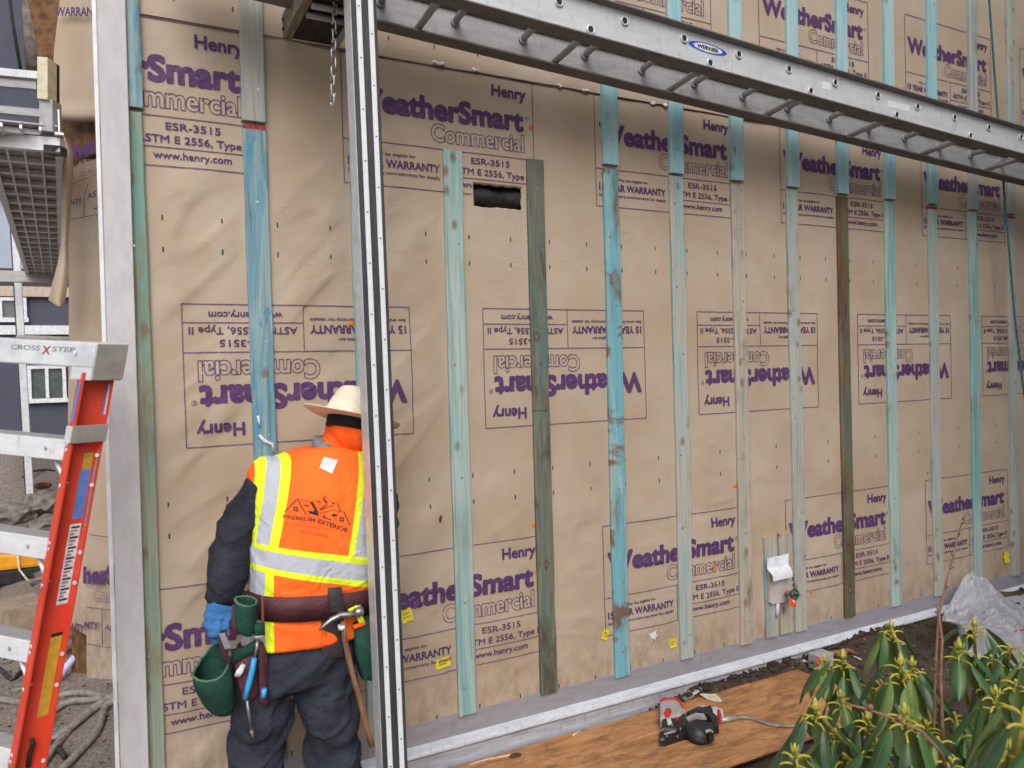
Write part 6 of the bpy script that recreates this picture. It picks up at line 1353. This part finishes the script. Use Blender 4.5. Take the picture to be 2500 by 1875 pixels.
blk('white_clip', [(470, 640), (540, 620), (560, 690), (490, 705)], 0.03, 0.06, M['blob'], nh)
c = np_(1020, 760, 0.03); mb = MB(); e = Vector((-0.1, -0.5, 0.86)).normalized(); u_ = RT - e * RT.dot(e); u_.normalize(); v_ = e.cross(u_)
R_ = lambda r, h: [c + u_ * r * math.cos(k * PI / 14) + v_ * r * math.sin(k * PI / 14) + e * h for k in range(28)]
mb.loft([R_(0.052, -0.03), R_(0.060, -0.012), R_(0.060, 0.010), R_(0.055, 0.020), R_(0.053, 0.021), R_(0.050, 0.028), R_(0.036, 0.040), R_(0.014, 0.045)]); mb.build('drum', M['n_black'], nl)
for dx, dy in ((395, 720), (560, 640), (700, 700), (470, 820), (650, 830)): blk('bolt', [(dx - 16, dy), (dx - 8, dy - 13), (dx + 9, dy - 13), (dx + 17, dy), (dx + 9, dy + 13), (dx - 8, dy + 13)], 0.05, 0.058, M['steel'], nl)
blk('side_slot', [(420, 770), (600, 725), (610, 745), (430, 792)], 0.05, 0.0535, M['n_alu'], nl)
blk('drum_latch', [(1110, 740), (1200, 715), (1260, 760), (1270, 880), (1190, 930), (1160, 830)], 0.02, 0.062, M['n_black'], nl); blk('latch_shine', [(1115, 735), (1195, 712), (1255, 755), (1200, 745), (1125, 762)], 0.058, 0.066, M['n_alu'], nl)
blk('handle', [(800, 560), (1000, 470), (1120, 490), (1240, 560), (1330, 640), (1350, 760), (1270, 780), (1200, 640), (1000, 560), (850, 640)], 0.0, 0.05, M['n_black'], nl); blk('handle_cap', [(790, 540), (960, 465), (1100, 480), (1140, 540), (960, 520), (840, 600)], 0.04, 0.056, M['n_alu'], nl)
blk('grip_end', [(1080, 470), (1220, 440), (1250, 530), (1160, 560)], 0.0, 0.045, M['n_black'], nl); blk('fitting_white', [(1235, 455), (1310, 440), (1325, 560), (1255, 575)], 0.002, 0.042, M['drip'], nl); blk('fitting_red', [(1330, 490), (1375, 480), (1390, 590), (1345, 610)], 0.002, 0.04, M['n_red'], nl)
mb = MB(); mb.tube([np_(985, 300, 0.03), np_(1180, 325, 0.034), np_(1385, 365, 0.034), np_(1405, 440, 0.03), np_(1430, 540, 0.02)], [0.0085, 0.009, 0.009, 0.005, 0.004], 8, sq=0.6); mb.build('belt_hook', M['drip'], nl)
mb = MB(); mb.tube([np_(1390, 545, 0.018), np_(1500, 520, 0.014), np_(1640, 505, 0.012)], [0.010, 0.012, 0.009], 10); mb.build('air_coupling', M['n_alu'], nl)
P = [np_(x, y, 0.009) for x, y in ((1630, 505), (1780, 495), (1930, 520), (2100, 580), (2240, 620), (2420, 640), (2650, 640), (2900, 700), (3200, 850))]; mb = MB(); Q = []
for i in range(len(P) - 1):
    for k in range(5):
        t = k / 5; p0, p1, p2, p3 = P[max(i - 1, 0)], P[i], P[i + 1], P[min(i + 2, len(P) - 1)]; Q.append(0.5 * ((2 * p1) + (p2 - p0) * t + (2 * p0 - 5 * p1 + 4 * p2 - p3) * t * t + (-p0 + 3 * p1 - 3 * p2 + p3) * t ** 3))
mb.tube(Q, 0.0065, 8); mb.build('air_hose', M['hose'], nl)
# ---------- second tool by the plywood end, half hidden by leaves
t2 = thing('grey_tool', 'grey tool with a round red button behind the rhododendron leaves', 'tool', tuple(atz(1995, 1620, -0.19)))
c = atz(1990, 1632, -0.19); mb = MB(); mb.box((c.x - 0.02, c.y - 0.05, c.z), (c.x + 0.09, c.y + 0.03, c.z + 0.085), bev=0.006); mb.build('tool_body', M['n_alu'], t2); q_ = aty(1997, 1615, c.y - 0.062); mb = MB(); mb.ell(q_, (0.018, 0.01, 0.018), 12, 8); mb.build('red_button', M['n_red'], t2); mb = MB(); mb.tube([aty(1958, 1613, c.y - .02), aty(1985, 1618, c.y - 0.02)], 0.008, 8); mb.build('nozzle', M['steel'], t2); mb = MB(); mb.tube([(c.x + 0.08, c.y - 0.02, c.z + 0.07), (c.x + 0.24, c.y - 0.02, c.z + 0.06), (c.x + 0.34, c.y - 0.02, c.z + 0.012)], [0.014, 0.013, 0.012], 8); mb.build('tool_handle', M['handle'], t2)
# ---------- wood shims, scraps and slivers on the plywood and soil
M['shim'] = plain('pale_shim_wood', lin(214, 208, 190), lin(180, 170, 146), 0.7, scale=20)
qz = lambda x, y, h=0.0: atz(1500 + x / 3.687, 1450 + y / 3.687, PZ + h)
def scrap(pts, th, label, mat, name='wood_scrap', cat='scrap', lift=0.004):
    m2 = MB(); P = [qz(x, y, h + lift) for x, y, h in pts]; m2.prism(P, (0, 0, th)); tag(m2.build(name, mat, fix=True), label, cat, 'scraps on the plywood sheet')
scrap([(620, 930, 0), (700, 815, .03), (768, 880, .03), (680, 935, 0)], 0.004, 'pale curled wood scrap at the wall edge of the plywood', M['shim']); scrap([(768, 905, .012), (920, 908, .012), (972, 970, 0), (950, 980, 0), (850, 960, 0)], 0.004, 'long pale wood sliver behind the nail gun', M['shim']); scrap([(605, 945, 0), (640, 905, .008), (720, 930, .008), (640, 965, 0)], 0.006, 'greyish wood chip beside the curled scrap', M['oldwood'])
m2 = MB(); m2.tube([qz(620, 880, 0.0), qz(612, 830, 0.02), qz(630, 768, 0.055)], [0.006, 0.005, 0.006], 7); tag(m2.build('wood_scrap', M['shim']), 'short upright splinter leaning on the flashing behind the nail gun', 'scrap', 'scraps on the plywood sheet')
ql = lambda x, y, h=0.004: atz(1000 + x / 3.16, 1450 + y / 3.16, PZ + h)
m2 = MB(); m2.tube([ql(1260, 1090), ql(1332, 1045)], 0.004, 6); tag(m2.build('wood_scrap', M['shim']), 'small white sliver on the plywood below the dark batten', 'scrap', 'scraps on the plywood sheet')
m2 = MB(); m2.tube([ql(455, 1318), ql(600, 1275), ql(770, 1245), ql(910, 1222)], [0.0022, 0.0035, 0.004, 0.001], 6); tag(m2.build('paint_streak', M['shim']), 'long thin white streak on the near part of the plywood', 'streak')
m2 = MB(); m2.ell(ql(815, 1245), (0.03, 0.018, 0.006), 9, 6); tag(m2.build('mud_lump', M['mud']), 'dark mud lump on the white streak of the plywood', 'mud')
for (x, y, x2, y2, lab) in ((2070, 1597, 2102, 1610, 'white plastic sliver on the dark soil left of the tallest shrub tip'), (2150, 1578, 2215, 1572, 'thin white thread on the soil behind the shrub')):
    m2 = MB(); m2.tube([atz(x, y, -.165), atz(x2, y2, -.165)], 0.005, 6); tag(m2.build('plastic_sliver', M['grit']), lab, 'sliver')
# caulk drips on the deep blue batten
for k, (pts, lab) in enumerate(((((630, 1015), (634, 1040)), 'short white caulk drip on the blue batten, upper of two'), (((633, 1062), (645, 1076), (665, 1084), (668, 1105)), 'long white caulk smear on the blue batten above the shoulder'))):
    m2 = MB(); P = [aty(x, y, -.024) for x, y in pts]; m2.tube(P, [0.005] + [0.0075] * (len(P) - 2) + [0.004], 8); tag(m2.build('caulk_drip', M['blob']), lab, 'caulk', 'white caulk on the blue batten')
# ================================================================== unseen house added behind the camera to shade the right half of the wall
nb_ = thing('shade_house', 'made-up grey house out of view at the right, added to shade the wall', 'house', (10, -8, -0.3))
M['nside'] = siding('shade_house_siding', lin(120, 118, 116), lin(108, 106, 104))
mb = MB(); mb.box((3.6, -10.5, -0.5), (16, -4.6, 7.2)); mb.build('walls', M['nside'], nb_); mb = MB(); mb.prism([(3.3, -11, 7.21), (3.3, -7.5, 9.6), (3.3, -4.1, 7.21)], (13.0, 0, 0)); mb.build('roof', M['soffit'], nb_, fix=True)  # walls and roof of the added shade house
for x in (6, 9, 12):  # windows of the added shade house
    mb = MB(); mb.box((x, -4.64, 2.6), (x + 1.2, -4.602, 4.0)); w_ = mb.build('window', M['glass'], nb_); mb = MB(); mb.box((x - .08, -4.66, 2.5), (x + 1.28, -4.605, 2.595)); mb.box((x - .08, -4.66, 4.005), (x + 1.28, -4.605, 4.1)); mb.box((x - .08, -4.66, 2.6), (x - .003, -4.605, 4.0)); mb.box((x + 1.203, -4.66, 2.6), (x + 1.28, -4.605, 4.0)); mb.build('frame', M['wtrim'], w_)
